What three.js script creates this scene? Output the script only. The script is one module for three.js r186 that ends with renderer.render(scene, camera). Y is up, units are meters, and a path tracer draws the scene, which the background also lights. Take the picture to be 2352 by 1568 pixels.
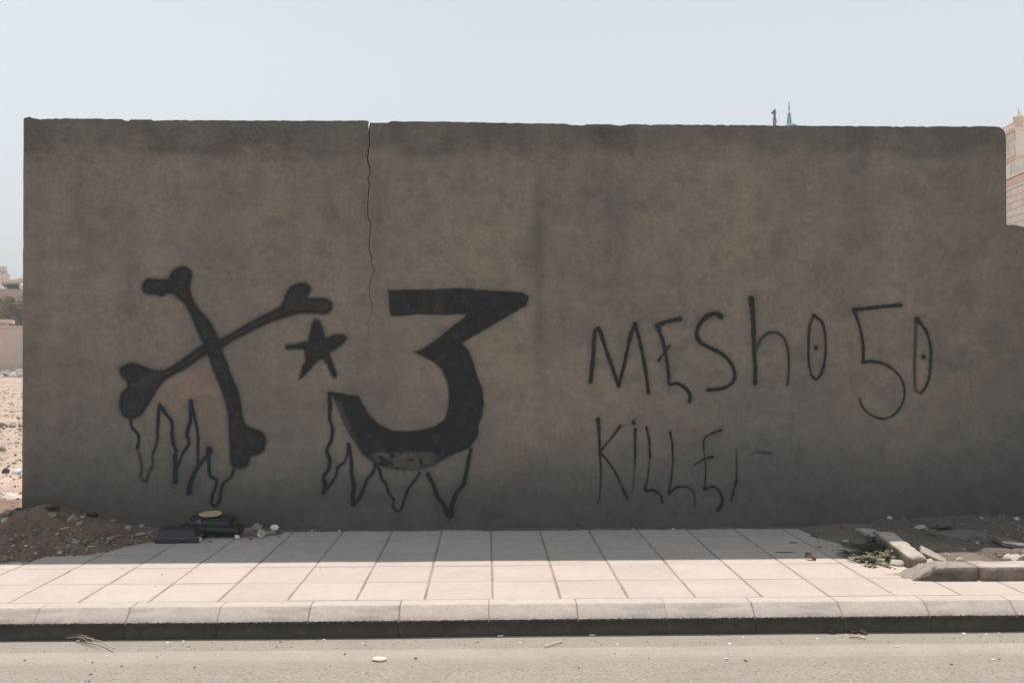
import * as THREE from 'three';
import { mergeGeometries, mergeVertices, toCreasedNormals } from 'three/addons/utils/BufferGeometryUtils.js';

// ---------------------------------------------------------------- camera, sky, sun, exposure
const scene = new THREE.Scene();
const YAW = THREE.MathUtils.degToRad(1.68), PITCH = THREE.MathUtils.degToRad(0.88);
const camera = new THREE.PerspectiveCamera(THREE.MathUtils.radToDeg(2 * Math.atan(784 / 1970)), 1024 / 682, 0.05, 1500);
camera.position.set(0, 1.42, 6.98);
camera.rotation.set(PITCH, -YAW, 0, 'YXZ');
camera.updateMatrixWorld(true);
const EXPOSURE = 1.0;
const SUN = new THREE.Vector3(0.17, 3.32, -1.06).normalize();
const SUN_POWER = 4.9;
{
  const sst0 = (x, a, b) => THREE.MathUtils.smoothstep(x, a, b), w = 512, h = 256, data = new Float32Array(w * h * 4), d = new THREE.Vector3();
  for (let j = 0; j < h; j++) for (let i = 0; i < w; i++) {
    const el = ((j + 0.5) / h - 0.5) * Math.PI, az = ((i + 0.5) / w - 0.5) * 2 * Math.PI;
    d.set(Math.cos(el) * Math.cos(az), Math.sin(el), Math.cos(el) * Math.sin(az));
    const up = Math.max(d.y, 0), c = d.dot(SUN);
    const t = sst0(up, 0.28, 1.0);                                    // pale desert haze low down, clearer overhead
    const away = THREE.MathUtils.smoothstep(-c, -0.55, 0.75);             // the sky opposite the sun is deeper
    const glow = Math.pow(Math.max(c, 0), 6) * 0.22 + Math.pow(Math.max(c, 0), 40) * 0.5;
    const left = 0.16 * Math.max(0, -d.x) * (1 - t);
    const lo = [0.850, 0.885, 0.910], hi = [0.30, 0.38, 0.45], back = [0.24, 0.25, 0.27];
    for (let k = 0; k < 3; k++) {
      let v = lo[k] * (1 - [0.17, 0.09, 0.045][k] * Math.min(1, up * 2.6)); v += (hi[k] - v) * t;
      v = v * (1 - away * (1 - back[k])) + glow + left;
      if (d.y < 0) v = [0.5, 0.44, 0.39][k];
      data[(j * w + i) * 4 + k] = v;
    }
    data[(j * w + i) * 4 + 3] = 1;
  }
  const sky = new THREE.DataTexture(data, w, h, THREE.RGBAFormat, THREE.FloatType);
  sky.mapping = THREE.EquirectangularReflectionMapping;
  sky.magFilter = sky.minFilter = THREE.LinearFilter;
  sky.needsUpdate = true;
  scene.background = sky;
  scene.environment = sky;
}
const sun = new THREE.DirectionalLight(new THREE.Color().setRGB(1.0, 0.945, 0.885), SUN_POWER);
sun.position.copy(SUN).multiplyScalar(40);
sun.castShadow = true;
Object.assign(sun.shadow.camera, { left: -45, right: 45, top: 45, bottom: -45, near: 1, far: 200 });
sun.shadow.mapSize.set(4096, 4096);
scene.add(sun, sun.target);
scene.fog = new THREE.FogExp2(0xe6e8ea, 0.0025);
const renderer = new THREE.WebGLRenderer({ antialias: true });
renderer.toneMapping = THREE.LinearToneMapping;
renderer.toneMappingExposure = EXPOSURE;
renderer.shadowMap.enabled = true;

// ---------------------------------------------------------------- helpers
const rngOf = (s) => () => { s = (s + 0x6d2b79f5) | 0; let t = Math.imul(s ^ (s >>> 15), 1 | s); t = (t + Math.imul(t ^ (t >>> 7), 61 | t)) ^ t; return ((t ^ (t >>> 14)) >>> 0) / 4294967296; };
const lerp = (a, b, t) => a + (b - a) * t, clamp = (x, a = 0, b = 1) => Math.min(b, Math.max(a, x));
const sst = (x, a, b) => { const t = clamp((x - a) / (b - a)); return t * t * (3 - 2 * t); };
const HASH = (() => { const r = rngOf(77), t = new Float32Array(65536); for (let i = 0; i < t.length; i++) t[i] = r(); return t; })();
const hash2 = (i, j) => HASH[((i * 7349) ^ (j * 15731) ^ ((i * j) << 3)) & 65535];
function vnoise(x, y, p = 0) {
  let i = Math.floor(x), j = Math.floor(y); const fx = x - i, fy = y - j;
  let i1 = i + 1, j1 = j + 1;
  if (p) { i = ((i % p) + p) % p; j = ((j % p) + p) % p; i1 = ((i1 % p) + p) % p; j1 = ((j1 % p) + p) % p; }
  const u = fx * fx * (3 - 2 * fx), v = fy * fy * (3 - 2 * fy);
  return lerp(lerp(hash2(i, j), hash2(i1, j), u), lerp(hash2(i, j1), hash2(i1, j1), u), v);
}
function fbm(x, y, o = 4, p = 0) {
  let s = 0, a = 0.5, n = 0;
  for (let k = 0; k < o; k++) { s += a * vnoise(x + k * 17 * (p ? 0 : 1), y + k * 31 * (p ? 0 : 1), p); n += a; a *= 0.5; x *= 2; y *= 2; p *= 2; }
  return s / n;
}
function interp(table, x) {
  if (x <= table[0][0]) return table[0][1];
  for (let i = 1; i < table.length; i++) if (x <= table[i][0]) return lerp(table[i - 1][1], table[i][1], (x - table[i - 1][0]) / (table[i][0] - table[i - 1][0]));
  return table[table.length - 1][1];
}
const srgb8 = (c) => { c = clamp(c); return 255 * (c <= 0.0031308 ? 12.92 * c : 1.055 * Math.pow(c, 1 / 2.4) - 0.055); };
function tex(w, h, color, fn) {                      // fn(u, v, out) fills linear values
  const d = new Uint8Array(w * h * 4), o = [0, 0, 0, 1];
  for (let j = 0; j < h; j++) for (let i = 0; i < w; i++) {
    o[3] = 1; fn((i + 0.5) / w, (j + 0.5) / h, o);
    const k = (j * w + i) * 4;
    for (let c = 0; c < 3; c++) d[k + c] = color ? srgb8(o[c]) : 255 * clamp(o[c]);
    d[k + 3] = 255 * clamp(o[3]);
  }
  const t = new THREE.DataTexture(d, w, h);
  t.wrapS = t.wrapT = THREE.RepeatWrapping; t.magFilter = THREE.LinearFilter; t.minFilter = THREE.LinearMipmapLinearFilter; t.generateMipmaps = true;
  if (color) t.colorSpace = THREE.SRGBColorSpace;
  t.needsUpdate = true;
  return t;
}
const sized = (t, w, h, x = 0, y = 0) => { const c = t.clone(); c.repeat.set(1 / w, 1 / h); c.offset.set(-x / w, -y / h); c.needsUpdate = true; return c; };
const rgb = (r, g, b) => new THREE.Color().setRGB(r, g, b);
const mat = (c, o = {}) => new THREE.MeshStandardMaterial({ color: c, roughness: 0.92, side: THREE.DoubleSide, ...o });

// where a line of sight of the photograph (in a 2352 x 1568 grid) meets a real plane: used for measuring places only
function ray(px, py) { return new THREE.Vector3((px - 1176) / 1970, -(py - 784) / 1970, -1).applyQuaternion(camera.quaternion); }
function W(px, py, z = 0) { const r = ray(px, py), t = (z - camera.position.z) / r.z; return new THREE.Vector3(t * r.x, camera.position.y + t * r.y, z); }
function G(px, py, y = 0) { const r = ray(px, py), t = (y - camera.position.y) / r.y; return new THREE.Vector3(t * r.x, y, camera.position.z + t * r.z); }

const used = {};
const numbered = (n) => { const k = (used[n] = (used[n] ?? -1) + 1); return k ? `${n}_${String(k).padStart(3, '0')}` : n; };
function tag(o, label, category, group, kind) {
  if (label) o.userData.label = label;
  if (category) o.userData.category = category;
  if (group) o.userData.group = group;
  if (kind) o.userData.kind = kind;
  return o;
}
function thing(name, label, category, group, at) {
  const g = new THREE.Group(); g.name = numbered(name); scene.add(g);
  if (at) g.position.copy(at);
  return tag(g, label, category, group);
}
function part(name, geo, m, parent = scene) {
  const o = new THREE.Mesh(geo, m); o.name = parent === scene ? numbered(name) : name;
  o.castShadow = o.receiveShadow = true; parent.add(o); return o;
}
const struct = (o) => tag(o, null, null, null, 'structure');
function placed(geo, x = 0, y = 0, z = 0, rx = 0, ry = 0, rz = 0) { geo.applyMatrix4(new THREE.Matrix4().compose(new THREE.Vector3(x, y, z), new THREE.Quaternion().setFromEuler(new THREE.Euler(rx, ry, rz)), new THREE.Vector3(1, 1, 1))); return geo; }
const box = (w, h, d, x = 0, y = 0, z = 0, rx = 0, ry = 0, rz = 0) => placed(new THREE.BoxGeometry(w, h, d), x, y, z, rx, ry, rz);
const cyl = (r0, r1, h, n, x = 0, y = 0, z = 0, rx = 0, ry = 0, rz = 0) => placed(new THREE.CylinderGeometry(r0, r1, h, n), x, y, z, rx, ry, rz);
// a box with its edges worn: subdivided, corners rounded, faces uneven; uv in metres
function roughBox(w, h, d, cell, round, amp, seed, fn, dirt) {
  const nx = Math.max(2, Math.round(w / cell)), ny = Math.max(2, Math.round(h / cell)), nz = Math.max(2, Math.round(d / cell));
  const g = new THREE.BoxGeometry(w, h, d, nx, ny, nz), p = g.attributes.position, n = g.attributes.normal, uv = g.attributes.uv;
  for (let i = 0; i < p.count; i++) {
    let x = p.getX(i), y = p.getY(i), z = p.getZ(i);
    const ax = Math.abs(n.getX(i)), ay = Math.abs(n.getY(i));
    uv.setXY(i, (ax > 0.5 ? z : x) + seed * 0.37, (ay > 0.5 ? z : y) + seed * 0.21);
    const cx = clamp(x, -w / 2 + round, w / 2 - round), cy = clamp(y, -h / 2 + round, h / 2 - round), cz = clamp(z, -d / 2 + round, d / 2 - round);
    const dx = x - cx, dy = y - cy, dz = z - cz, l = Math.hypot(dx, dy, dz);
    if (l > round && l > 0) { x = cx + dx / l * round; y = cy + dy / l * round; z = cz + dz / l * round; }
    const k = amp * (fbm(x * 22 + seed * 9 + y * 13, z * 22 + y * 17 - seed * 5, 3) - 0.5) * 2;
    const s = 1 / Math.max(1e-6, Math.hypot(x / w, y / h, z / d));
    x += k * x / w * s * 1; y += k * y / h * s; z += k * z / d * s;
    if (fn) [x, y, z] = fn(x, y, z);
    p.setXYZ(i, x, y, z);
  }
  g.deleteAttribute('normal');
  if (dirt) {  // vertex colour turns darker and browner below this height
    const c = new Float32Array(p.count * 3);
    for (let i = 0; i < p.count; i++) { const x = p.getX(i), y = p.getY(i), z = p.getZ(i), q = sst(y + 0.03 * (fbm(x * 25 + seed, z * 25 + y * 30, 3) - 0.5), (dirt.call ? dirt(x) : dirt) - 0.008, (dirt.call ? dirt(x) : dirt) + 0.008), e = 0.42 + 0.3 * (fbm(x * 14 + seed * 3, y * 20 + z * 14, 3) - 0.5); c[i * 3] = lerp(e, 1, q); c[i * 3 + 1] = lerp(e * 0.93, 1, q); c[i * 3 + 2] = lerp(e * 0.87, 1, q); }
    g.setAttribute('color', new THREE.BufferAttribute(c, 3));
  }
  return toCreasedNormals(g.index ? g.toNonIndexed() : g, 0.75);
}
function rockGeo(seed, detail = 1, sharp = 0.35) {
  const r = rngOf(seed * 131 + 5);
  const src = new THREE.IcosahedronGeometry(1, detail); src.deleteAttribute('uv'); src.deleteAttribute('normal');
  const g = mergeVertices(src, 1e-3), p = g.attributes.position, planes = [];
  for (let k = 0; k < 7; k++) planes.push([new THREE.Vector3(r() - 0.5, r() - 0.5, r() - 0.5).normalize(), 0.5 + r() * 0.4]);
  const v = new THREE.Vector3();
  for (let i = 0; i < p.count; i++) {
    v.fromBufferAttribute(p, i);
    for (const [n, d] of planes) { const o = v.dot(n) - d; if (o > 0) v.addScaledVector(n, -o * 0.9); }
    v.multiplyScalar(1 + (r() - 0.5) * sharp * 0.4);
    p.setXYZ(i, v.x, v.y, v.z);
  }
  const f = g.toNonIndexed(); f.computeVertexNormals(); return f;
}
const ROCKS = [1, 2, 3, 4, 5, 6, 7, 8].map((s) => rockGeo(s, 2, 0.22));
function surface(x0, x1, nx, z0, z1, nz, fy, uvScale = 1) {
  const g = new THREE.PlaneGeometry(1, 1, nx, nz), p = g.attributes.position, uv = g.attributes.uv;
  const fx = typeof x0 === 'function' ? x0 : (t) => lerp(x0, x1, t), fz = typeof z0 === 'function' ? z0 : (t) => lerp(z0, z1, t);
  for (let i = 0; i < p.count; i++) { const x = fx(p.getX(i) + 0.5), z = fz(0.5 - p.getY(i)); p.setXYZ(i, x, fy(x, z), z); uv.setXY(i, x * uvScale, -z * uvScale); }
  g.computeVertexNormals(); return g;
}

// ---------------------------------------------------------------- surface textures (colour, grain, stains)
const concreteTex = tex(1024, 1024, true, (u, v, o) => {
  const a = fbm(u * 8, v * 8, 5, 8), b = fbm(u * 64 , v * 64, 3, 64), s = hash2(Math.floor(u * 1024), Math.floor(v * 1024));
  const k = 0.93 + 0.16 * (a - 0.5) + 0.09 * (b - 0.5) + 0.05 * (s - 0.5) - (s > 0.994 ? 0.16 : 0);
  const w = fbm(u * 4 + 0.5, v * 4, 3, 4) - 0.5;
  o[0] = k * (1 + 0.03 * w); o[1] = k; o[2] = k * (1 - 0.05 * w);
});
const grainTex = tex(1024, 1024, false, (u, v, o) => {
  const a = fbm(u * 16, v * 16, 5, 16), b = fbm(u * 128, v * 128, 2, 128), pit = sst(fbm(u * 90, v * 90, 2, 90), 0.25, 0.12);
  o[0] = o[1] = o[2] = clamp(0.5 + 0.5 * (a - 0.5) + 0.35 * (b - 0.5) - 0.4 * pit);
});
const soilTex = tex(1024, 1024, true, (u, v, o) => {
  const a = fbm(u * 6, v * 6, 5, 6), b = fbm(u * 80, v * 80, 3, 80), s = hash2(Math.floor(u * 512), Math.floor(v * 512));
  const k = 0.8 + 0.5 * (a - 0.5) + 0.45 * (b - 0.5) + (s > 0.985 ? 0.35 : 0) - (s < 0.02 ? 0.25 : 0);
  o[0] = k; o[1] = k * (0.98 + 0.05 * (a - 0.5)); o[2] = k * (0.97 + 0.1 * (b - 0.5));
});
// asphalt 8 m by 4 m, v = 0 at the kerb: a sandy gutter, a paler dusty strip, then worn grey asphalt with open pores
const roadTex = tex(2048, 1024, true, (u, v, o) => {
  const x = u * 8, z = v * 4;
  const wob = 0.03 * (fbm(u * 24, v * 12, 3, 24) - 0.5);
  const gutter = 1 - sst(z + wob, 0.16, 0.20), strip = sst(z + wob, 0.17, 0.20) * (1 - sst(z + wob * 3, 0.27, 0.42));
  const a = fbm(u * 40, v * 20, 4, 40), b = fbm(u * 900, v * 450, 2, 900), s = hash2(Math.floor(u * 2048), Math.floor(v * 1024) * 3 + 1);
  const streak = fbm(u * 16, v * 160, 3, 16) - 0.5;
  const rough = sst(z + wob * 4, 0.28, 0.6);
  let k = 1 + 0.18 * (a - 0.5) + 0.10 * streak + (0.16 + 0.34 * rough) * (b - 0.5) + 0.10 * (hash2(Math.floor(u * 1024), Math.floor(v * 512) + 77) - 0.5);
  const pit = sst(fbm(u * 640, v * 400, 2, 640), 0.36, 0.2) * (0.25 + 0.75 * rough) * (0.2 + 1.2 * a);
  k -= 0.34 * pit;
  if (s > 0.9965) k += 0.25; if (s < 0.003) k -= 0.35;
  const c = [0.302 - 0.004 * gutter + 0.062 * strip, 0.257 - 0.004 * gutter + 0.056 * strip, 0.219 - 0.004 * gutter + 0.052 * strip];
  for (let i = 0; i < 3; i++) o[i] = c[i] * k;
  o[2] *= 1 - 0.12 * pit;
});
// kerb stone: u along (m / 0.502), v along the profile; the lower face carries old black paint with a crumbling upper edge
const kerbTex = tex(1024, 256, true, (u, v, o) => {
  const a = fbm(u * 10, v * 8, 4), b = fbm(u * 120, v * 40, 2), s = hash2(Math.floor(u * 1024), Math.floor(v * 256));
  const edge = 0.550 + 0.012 * (fbm(u * 60, 3.1, 3) - 0.5) + 0.018 * (b - 0.5);
  const paint = sst(v, edge - 0.008, edge + 0.008);
  let k = 0.95 + 0.22 * (a - 0.5) + 0.12 * (b - 0.5);
  const grime = sst(v, 0.40, 0.56) * sst(a, 0.35, 0.65) * 0.26 + 0.16 * sst(fbm(u * 5 + 3, v * 9, 4), 0.58, 0.74) * sst(v, 0.28, 0.36);
  const sl = 1 - 0.06 * sst(v, 0.30, 0.33); const bare = [0.525 * k * sl * (1 - grime), 0.446 * k * sl * (1 - grime), 0.394 * k * sl * (1 - grime)];
  const worn = sst(fbm(u * 14 + 5, v * 9, 4), 0.62, 0.8) * 0.5;
  const pk = (0.75 + 0.6 * (fbm(u * 30, v * 20, 3) - 0.2) * 0.7) * (0.72 + 0.55 * sst(v + 0.06 * (fbm(u * 22, 4, 3) - 0.5), edge + 0.03, edge + 0.17));
  const pc = [0.060 * pk + worn * 0.03, 0.049 * pk + worn * 0.025, 0.040 * pk + worn * 0.02];
  for (let i = 0; i < 3; i++) o[i] = lerp(bare[i], pc[i], paint);
});

// ---------------------------------------------------------------- materials
const soilM = mat(rgb(0.275, 0.172, 0.122), { map: sized(soilTex, 1.3, 1.3), bumpMap: sized(grainTex, 0.7, 0.7), bumpScale: 0.012, roughness: 1 });
const sandM = mat(rgb(0.54, 0.395, 0.315), { map: sized(soilTex, 4, 4), bumpMap: sized(grainTex, 2, 2), bumpScale: 0.02, roughness: 1 });
const farM = mat(rgb(0.42, 0.34, 0.28), { map: sized(soilTex, 23, 23), roughness: 1 });
const slabMs = [[0.545, 0.456, 0.404], [0.532, 0.448, 0.398], [0.555, 0.462, 0.408], [0.520, 0.438, 0.386]].map((c, i) => mat(rgb(...c), { map: sized(concreteTex, 1.7, 1.7, i * 0.4, i * 0.7), bumpMap: sized(grainTex, 0.9, 0.9, i * 0.3), bumpScale: 0.0022, roughness: 0.9 }));
const bedM = mat(rgb(0.37, 0.30, 0.255), { map: sized(soilTex, 1.1, 1.1), roughness: 1 });
const kerbMs = [0, 0.31, 0.57, 0.83].map((o, i) => { const t = kerbTex.clone(); t.offset.set(o, 0); t.repeat.set(0.5, 1); t.needsUpdate = true; return mat(rgb([1, 0.97, 1.02, 0.99][i], [1, 0.97, 1.01, 0.99][i], [1, 0.96, 1, 1][i]), { map: t, roughness: 0.9, bumpMap: (() => { const b = grainTex.clone(); b.repeat.set(0.5, 0.35); b.offset.set(o, o); return b; })(), bumpScale: 0.003 }); });
const roadM = mat(rgb(1, 1, 1), { map: sized(roadTex, 8, 4), bumpMap: sized(grainTex, 0.5, 0.5), bumpScale: 0.003, roughness: 0.88 });
const stoneMs = [[0.36, 0.31, 0.27], [0.28, 0.235, 0.20], [0.45, 0.40, 0.36], [0.21, 0.18, 0.155], [0.33, 0.30, 0.275]].map((c) => mat(rgb(...c), { flatShading: true, roughness: 0.95 }));
const paleM = mat(rgb(0.58, 0.52, 0.465), { flatShading: true });
const whiteM = mat(rgb(0.72, 0.70, 0.67), { roughness: 0.6 });
const blackM = mat(rgb(0.016, 0.018, 0.021), { roughness: 0.42, bumpMap: sized(grainTex, 0.3, 0.3), bumpScale: 0.0006 });
const blackDullM = mat(rgb(0.028, 0.031, 0.036), { roughness: 0.55 });

// ---------------------------------------------------------------- ground: far plain, sandy lot, pavement, kerb, road
struct(part('ground', surface(-700, 700, 8, 600, -700, 8, () => -0.4, 1), farM));
const lotY = (x, z) => {
  const near = Math.exp(Math.min(z, 0) / 2.2);
  return 0.165 * near + 0.10 * (1 - near) + 0.36 * sst(-z, 4, 38) + 0.05 * (fbm(x * 0.7 + 9, z * 0.7, 4) - 0.5) * (1 - near * 0.5) + 0.02 * (fbm(x * 5, z * 5, 3) - 0.5);
};
struct(part('sandy_lot', surface((t) => -4 + 90 * Math.sign(t - 0.45) * Math.pow(Math.abs(t - 0.45) / 0.55, 2.2), 0, 220, (t) => -0.25 - 95 * t * t, 0, 200, (x, z) => lotY(x, z) - 0.02 * sst(z, -0.9, -0.3), 1), sandM));

const pavement = new THREE.Group(); pavement.name = 'pavement'; struct(pavement); scene.add(pavement);
part('mortar_bed', surface(-30, 30, 60, 1.985, -0.02, 4, () => -0.0021, 1), bedM, pavement);
{
  const slabGeo = (w, d, seed) => {             // bevelled arrises, slightly chipped; uv in metres with its own offset
    const r = rngOf(seed), ch = 0.004, h = 0.03, pos = [], uv = [], ou = r() * 1.7, ov = r() * 1.7;
    const j = () => (r() - 0.5) * 0.0035;
    const ring = (ins, y) => [[-w / 2 + ins, y, -d / 2 + ins], [w / 2 - ins, y, -d / 2 + ins], [w / 2 - ins, y, d / 2 - ins], [-w / 2 + ins, y, d / 2 - ins]];
    const a = ring(ch, 0).map(([x, y, z]) => [x + j(), y, z + j()]), b = ring(0, -ch), c = ring(0, -h);
    const quad = (p, q, s, t) => { for (const v of [p, q, s, p, s, t]) { pos.push(...v); uv.push(v[0] + ou, v[2] + ov); } };
    quad(a[3], a[2], a[1], a[0]);
    for (let k = 0; k < 4; k++) { const n = (k + 1) % 4; quad(a[k], a[n], b[n], b[k]); quad(b[k], b[n], c[n], c[k]); }
    const g = new THREE.BufferGeometry();
    g.setAttribute('position', new THREE.Float32BufferAttribute(pos, 3)); g.setAttribute('uv', new THREE.Float32BufferAttribute(uv, 2)); g.computeVertexNormals();
    return g;
  };
  const variants = [...Array(10)].map((_, i) => slabGeo(0.385, 0.389, i + 3)), r = rngOf(12);
  for (let row = 0; row < 5; row++) for (let k = -17; k < 17; k++) {
    const x = 0.034 + 0.396 * (k + 0.5), z = 0.004 + 0.3945 * (row + 0.5);
    if (x > 3.35 && row < 4) continue;                       // under the planting bed
    const o = part('paving_slab', variants[Math.floor(r() * 10)], slabMs[Math.floor(r() * 4)], pavement);
    o.position.set(x + (r() - 0.5) * 0.003, (r() - 0.5) * 0.003, z + (r() - 0.5) * 0.002);
    o.rotation.set((r() - 0.5) * 0.006, (r() - 0.5) * 0.006, (r() - 0.5) * 0.006);
  }
}
const kerb = new THREE.Group(); kerb.name = 'kerb'; struct(kerb); scene.add(kerb);
{
  // profile from the back of the top, over the sloped face, down the front
  const prof = [[1.982, -0.02], [1.982, -0.002], [1.985, 0.001], [2.0815, 0.001], [2.0845, -0.001], [2.118, -0.028], [2.150, -0.054], [2.158, -0.063], [2.162, -0.072], [2.164, -0.11], [2.166, -0.16], [2.166, -0.24]];
  const cum = [0]; for (let i = 1; i < prof.length; i++) cum.push(cum[i - 1] + Math.hypot(prof[i][0] - prof[i - 1][0], prof[i][1] - prof[i - 1][1]));
  const total = cum[cum.length - 1];
  const kerbGeo = (len, seed, n) => {
    const pos = [], uv = [], idx = [], r = rngOf(seed), m = prof.length;
    for (let i = 0; i <= n; i++) for (let k = 0; k < m; k++) {
      const end = i === 0 ? -1 : i === n ? 1 : 0;
      let x = -len / 2 + len * i / n, [z, y] = prof[k];
      if (k >= 6 && k <= 8) { y += (r() - 0.5) * 0.003; z += (r() - 0.5) * 0.0035; }
      else if (k > 1) { y += (r() - 0.5) * 0.0012; z += (r() - 0.5) * 0.0012; }
      if (end) { x -= end * r() * 0.0025; y -= 0.0008; z -= 0.0008; }
      pos.push(x, y, z); uv.push(x / 0.502 + 0.5, cum[k] / total);
      if (i < n && k < m - 1) { const a = i * m + k, b = a + m; idx.push(a, a + 1, b, b, a + 1, b + 1); }
    }
    for (const i of [0, n]) { const c = pos.length / 3; pos.push(i ? len / 2 : -len / 2, -0.12, 2.0); uv.push(0.5, 0.9); for (let k = 0; k < m - 1; k++) idx.push(c, i * m + k, i * m + k + 1); }
    const g = new THREE.BufferGeometry();
    g.setAttribute('position', new THREE.Float32BufferAttribute(pos, 3)); g.setAttribute('uv', new THREE.Float32BufferAttribute(uv, 2)); g.setIndex(idx);
    return toCreasedNormals(g, 0.32);
  };
  const vs = [0, 1, 2, 3, 4].map((i) => kerbGeo(0.4975, i + 40, 110)), r = rngOf(5);
  for (let k = -14; k < 14; k++) {
    const o = part('kerb_stone', vs[Math.floor(r() * 5)], kerbMs[Math.floor(r() * 4)], kerb);
    o.position.set(0.01 + 0.502 * (k + 0.5), (r() - 0.5) * 0.002, (r() - 0.5) * 0.002);
    o.rotation.y = (r() - 0.5) * 0.002;
  }
  for (const s of [-1, 1]) tag(part('kerb_run', kerbGeo(22, 60, 60), kerbMs[0], kerb), null, null, null, 'stuff').position.x = 0.01 + s * (0.502 * 14 + 11);
  const jointM = mat(rgb(0.30, 0.242, 0.20), { map: sized(soilTex, 0.4, 0.4) });
  const sunk = prof.map(([z, y]) => [z - 0.0016, y - 0.0016]), jp = [], ju = [];
  for (let k = -14; k <= 14; k++) for (let i = 1; i < 8; i++) { const x = 0.01 + 0.502 * k, [a, b] = [sunk[i], sunk[i + 1]]; for (const [sx, q] of [[-1, a], [-1, b], [1, b], [-1, a], [1, b], [1, a]]) { jp.push(x + sx * 0.012, q[1], q[0]); ju.push(x + sx * 0.012, cum[sunk.indexOf(q)] / total); } }
  const jg = new THREE.BufferGeometry(); jg.setAttribute('position', new THREE.Float32BufferAttribute(jp, 3)); jg.setAttribute('uv', new THREE.Float32BufferAttribute(ju, 2)); jg.computeVertexNormals();
  const fp = []; for (let k = -14; k <= 14; k++) for (let i = 8; i + 1 < sunk.length; i++) { const x = 0.01 + 0.502 * k, [a, b] = [sunk[i], sunk[i + 1]]; for (const [sx, q] of [[-1, a], [-1, b], [1, b], [-1, a], [1, b], [1, a]]) fp.push(x + sx * 0.012, q[1], q[0]); }
  const fg = new THREE.BufferGeometry(); fg.setAttribute('position', new THREE.Float32BufferAttribute(fp, 3)); fg.computeVertexNormals();
  tag(part('grimy_joint', fg, mat(rgb(0.042, 0.035, 0.029)), kerb), null, null, null, 'stuff');
  tag(part('mortar_joint', jg, jointM, kerb), null, null, null, 'stuff');
}
struct(part('road', surface(-90, 90, 300, 14, 2.155, 60, (x, z) => -0.157 + 0.004 * (fbm(x * 2.2, z * 2.2, 3) - 0.5) + 0.01 * Math.exp(-(z - 2.16) / 0.06) * (fbm(x * 3, z * 9, 3) - 0.2), 1), (() => { const m = roadM.clone(); m.map = sized(roadTex, 8, 4, 0.7, -2.165); m.map.repeat.y *= -1; m.map.offset.y = -2.165 / 4; return m; })()));

// ---------------------------------------------------------------- the dirt mound at the left
const edgeT = [[68, 1290], [103, 1277], [145, 1276], [193, 1277], [221, 1271], [258, 1264], [291, 1255], [323, 1248], [363, 1243], [430, 1237], [500, 1231], [570, 1226], [640, 1219]].map(([x, y]) => { const p = G(x, y); return [p.x, p.z]; });
const contactT = [[54, 1172], [90, 1165], [104, 1157], [150, 1164], [207, 1187], [285, 1205], [330, 1211], [640, 1218]].map(([x, y]) => { const p = W(x, y); return [p.x, Math.max(0.004, p.y)]; });
edgeT.unshift([-6, 1.3], [-4, 1.14]); edgeT.push([-1.5, 0.02]);
edgeT.sort((a, b) => a[0] - b[0]);
function moundY(x, z) {
  const c = interp(contactT, x);
  if (z < 0) return x < -3.6 ? lerp(c, lotY(x, z) + 0.005, sst(-z, 0, 0.35)) + 0.02 * (fbm(x * 9, z * 9, 3) - 0.5) : c;
  const ze = interp(edgeT, x) + 0.10 * (fbm(x * 7, 4.4, 4) - 0.5) + 0.05 * (fbm(x * 33, z * 9, 2) - 0.5), t = z / Math.max(ze, 0.02);
  const n = 0.034 * (fbm(x * 9 + 3, z * 9, 4) - 0.5) + (0.012 + 0.03 * sst(t, 0.3, 0.6)) * (fbm(x * 42, z * 42, 3) - 0.5);
  if (t > 1) return -0.02 - 0.05 * (t - 1);
  return c * Math.pow(1 - t, 0.85) + 0.055 * sst(c, 0.0, 0.1) * 4 * t * (1 - t) * 0.7 + 0.006 * sst(1 - t, 0, 0.08) - 0.02 * (1 - sst(1 - t, 0, 0.03)) + n * sst(1 - t, 0, 0.35) * sst(c, 0, 0.06);
}
struct(part('wall_foot_soil_shade', surface(-1.75, 2.9, 330, 0.11, 0.0006, 10, (x, z) => { const w = 0.018 + 0.075 * Math.pow(fbm(x * 3.1 + 7, 2.4, 4), 2) + 0.03 * (fbm(x * 19, 6.2, 2) - 0.5), t = z / Math.max(0.006, w); return t > 1 ? -0.012 : 0.0035 + 0.010 * (1 - t) + 0.006 * (fbm(x * 60, z * 60, 2) - 0.5) * (1 - t); }, 1), mat(rgb(0.15, 0.118, 0.095), { map: sized(soilTex, 0.7, 0.7), roughness: 1 })));  // thin soil fillet; its dark colour also paints the shadow line there
struct(part('dirt_mound', surface(-6.2, -1.45, 230, 1.4, -0.75, 110, moundY, 1), soilM));

// ---------------------------------------------------------------- the wall: outline, crack, plaster colour
const WX0 = -3.9, WX1 = 4.8, WY0 = -0.1, WY1 = 3.4;
// painted marks, traced as strokes and outlines on the wall's own plane
const S4 = (x, y) => W(237.4 + x * 0.4165, 563.8 + y * 0.4165), S5 = (x, y) => W(712.2 + x * 0.3786, 623.2 + y * 0.3786), S6 = (x, y) => W(1305.7 + x * 0.3785, 652.9 + y * 0.3785);
const pts = (f, s) => s.trim().split(/\s+/).map((q) => { const [x, y] = q.split(',').map(Number), p = f(x, y); return [p.x, p.y]; });
const MARKS = [];
const curve = (P, closed, n = 5) => {                       // a hand's line: rounded through the traced points
  const c = new THREE.CatmullRomCurve3(P.map(([x, y]) => new THREE.Vector3(x, y, 0)), closed, 'centripetal');
  return c.getPoints((P.length - (closed ? 0 : 1)) * n).slice(0, closed ? -1 : undefined).map((v) => [v.x, v.y]);
};
const fill = (name, label, f, s, o = {}) => MARKS.push({ name, label, poly: o.rim ? curve(pts(f, s), true, 3) : pts(f, s), soft: 0.021, a: 0.92, ...o });
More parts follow.
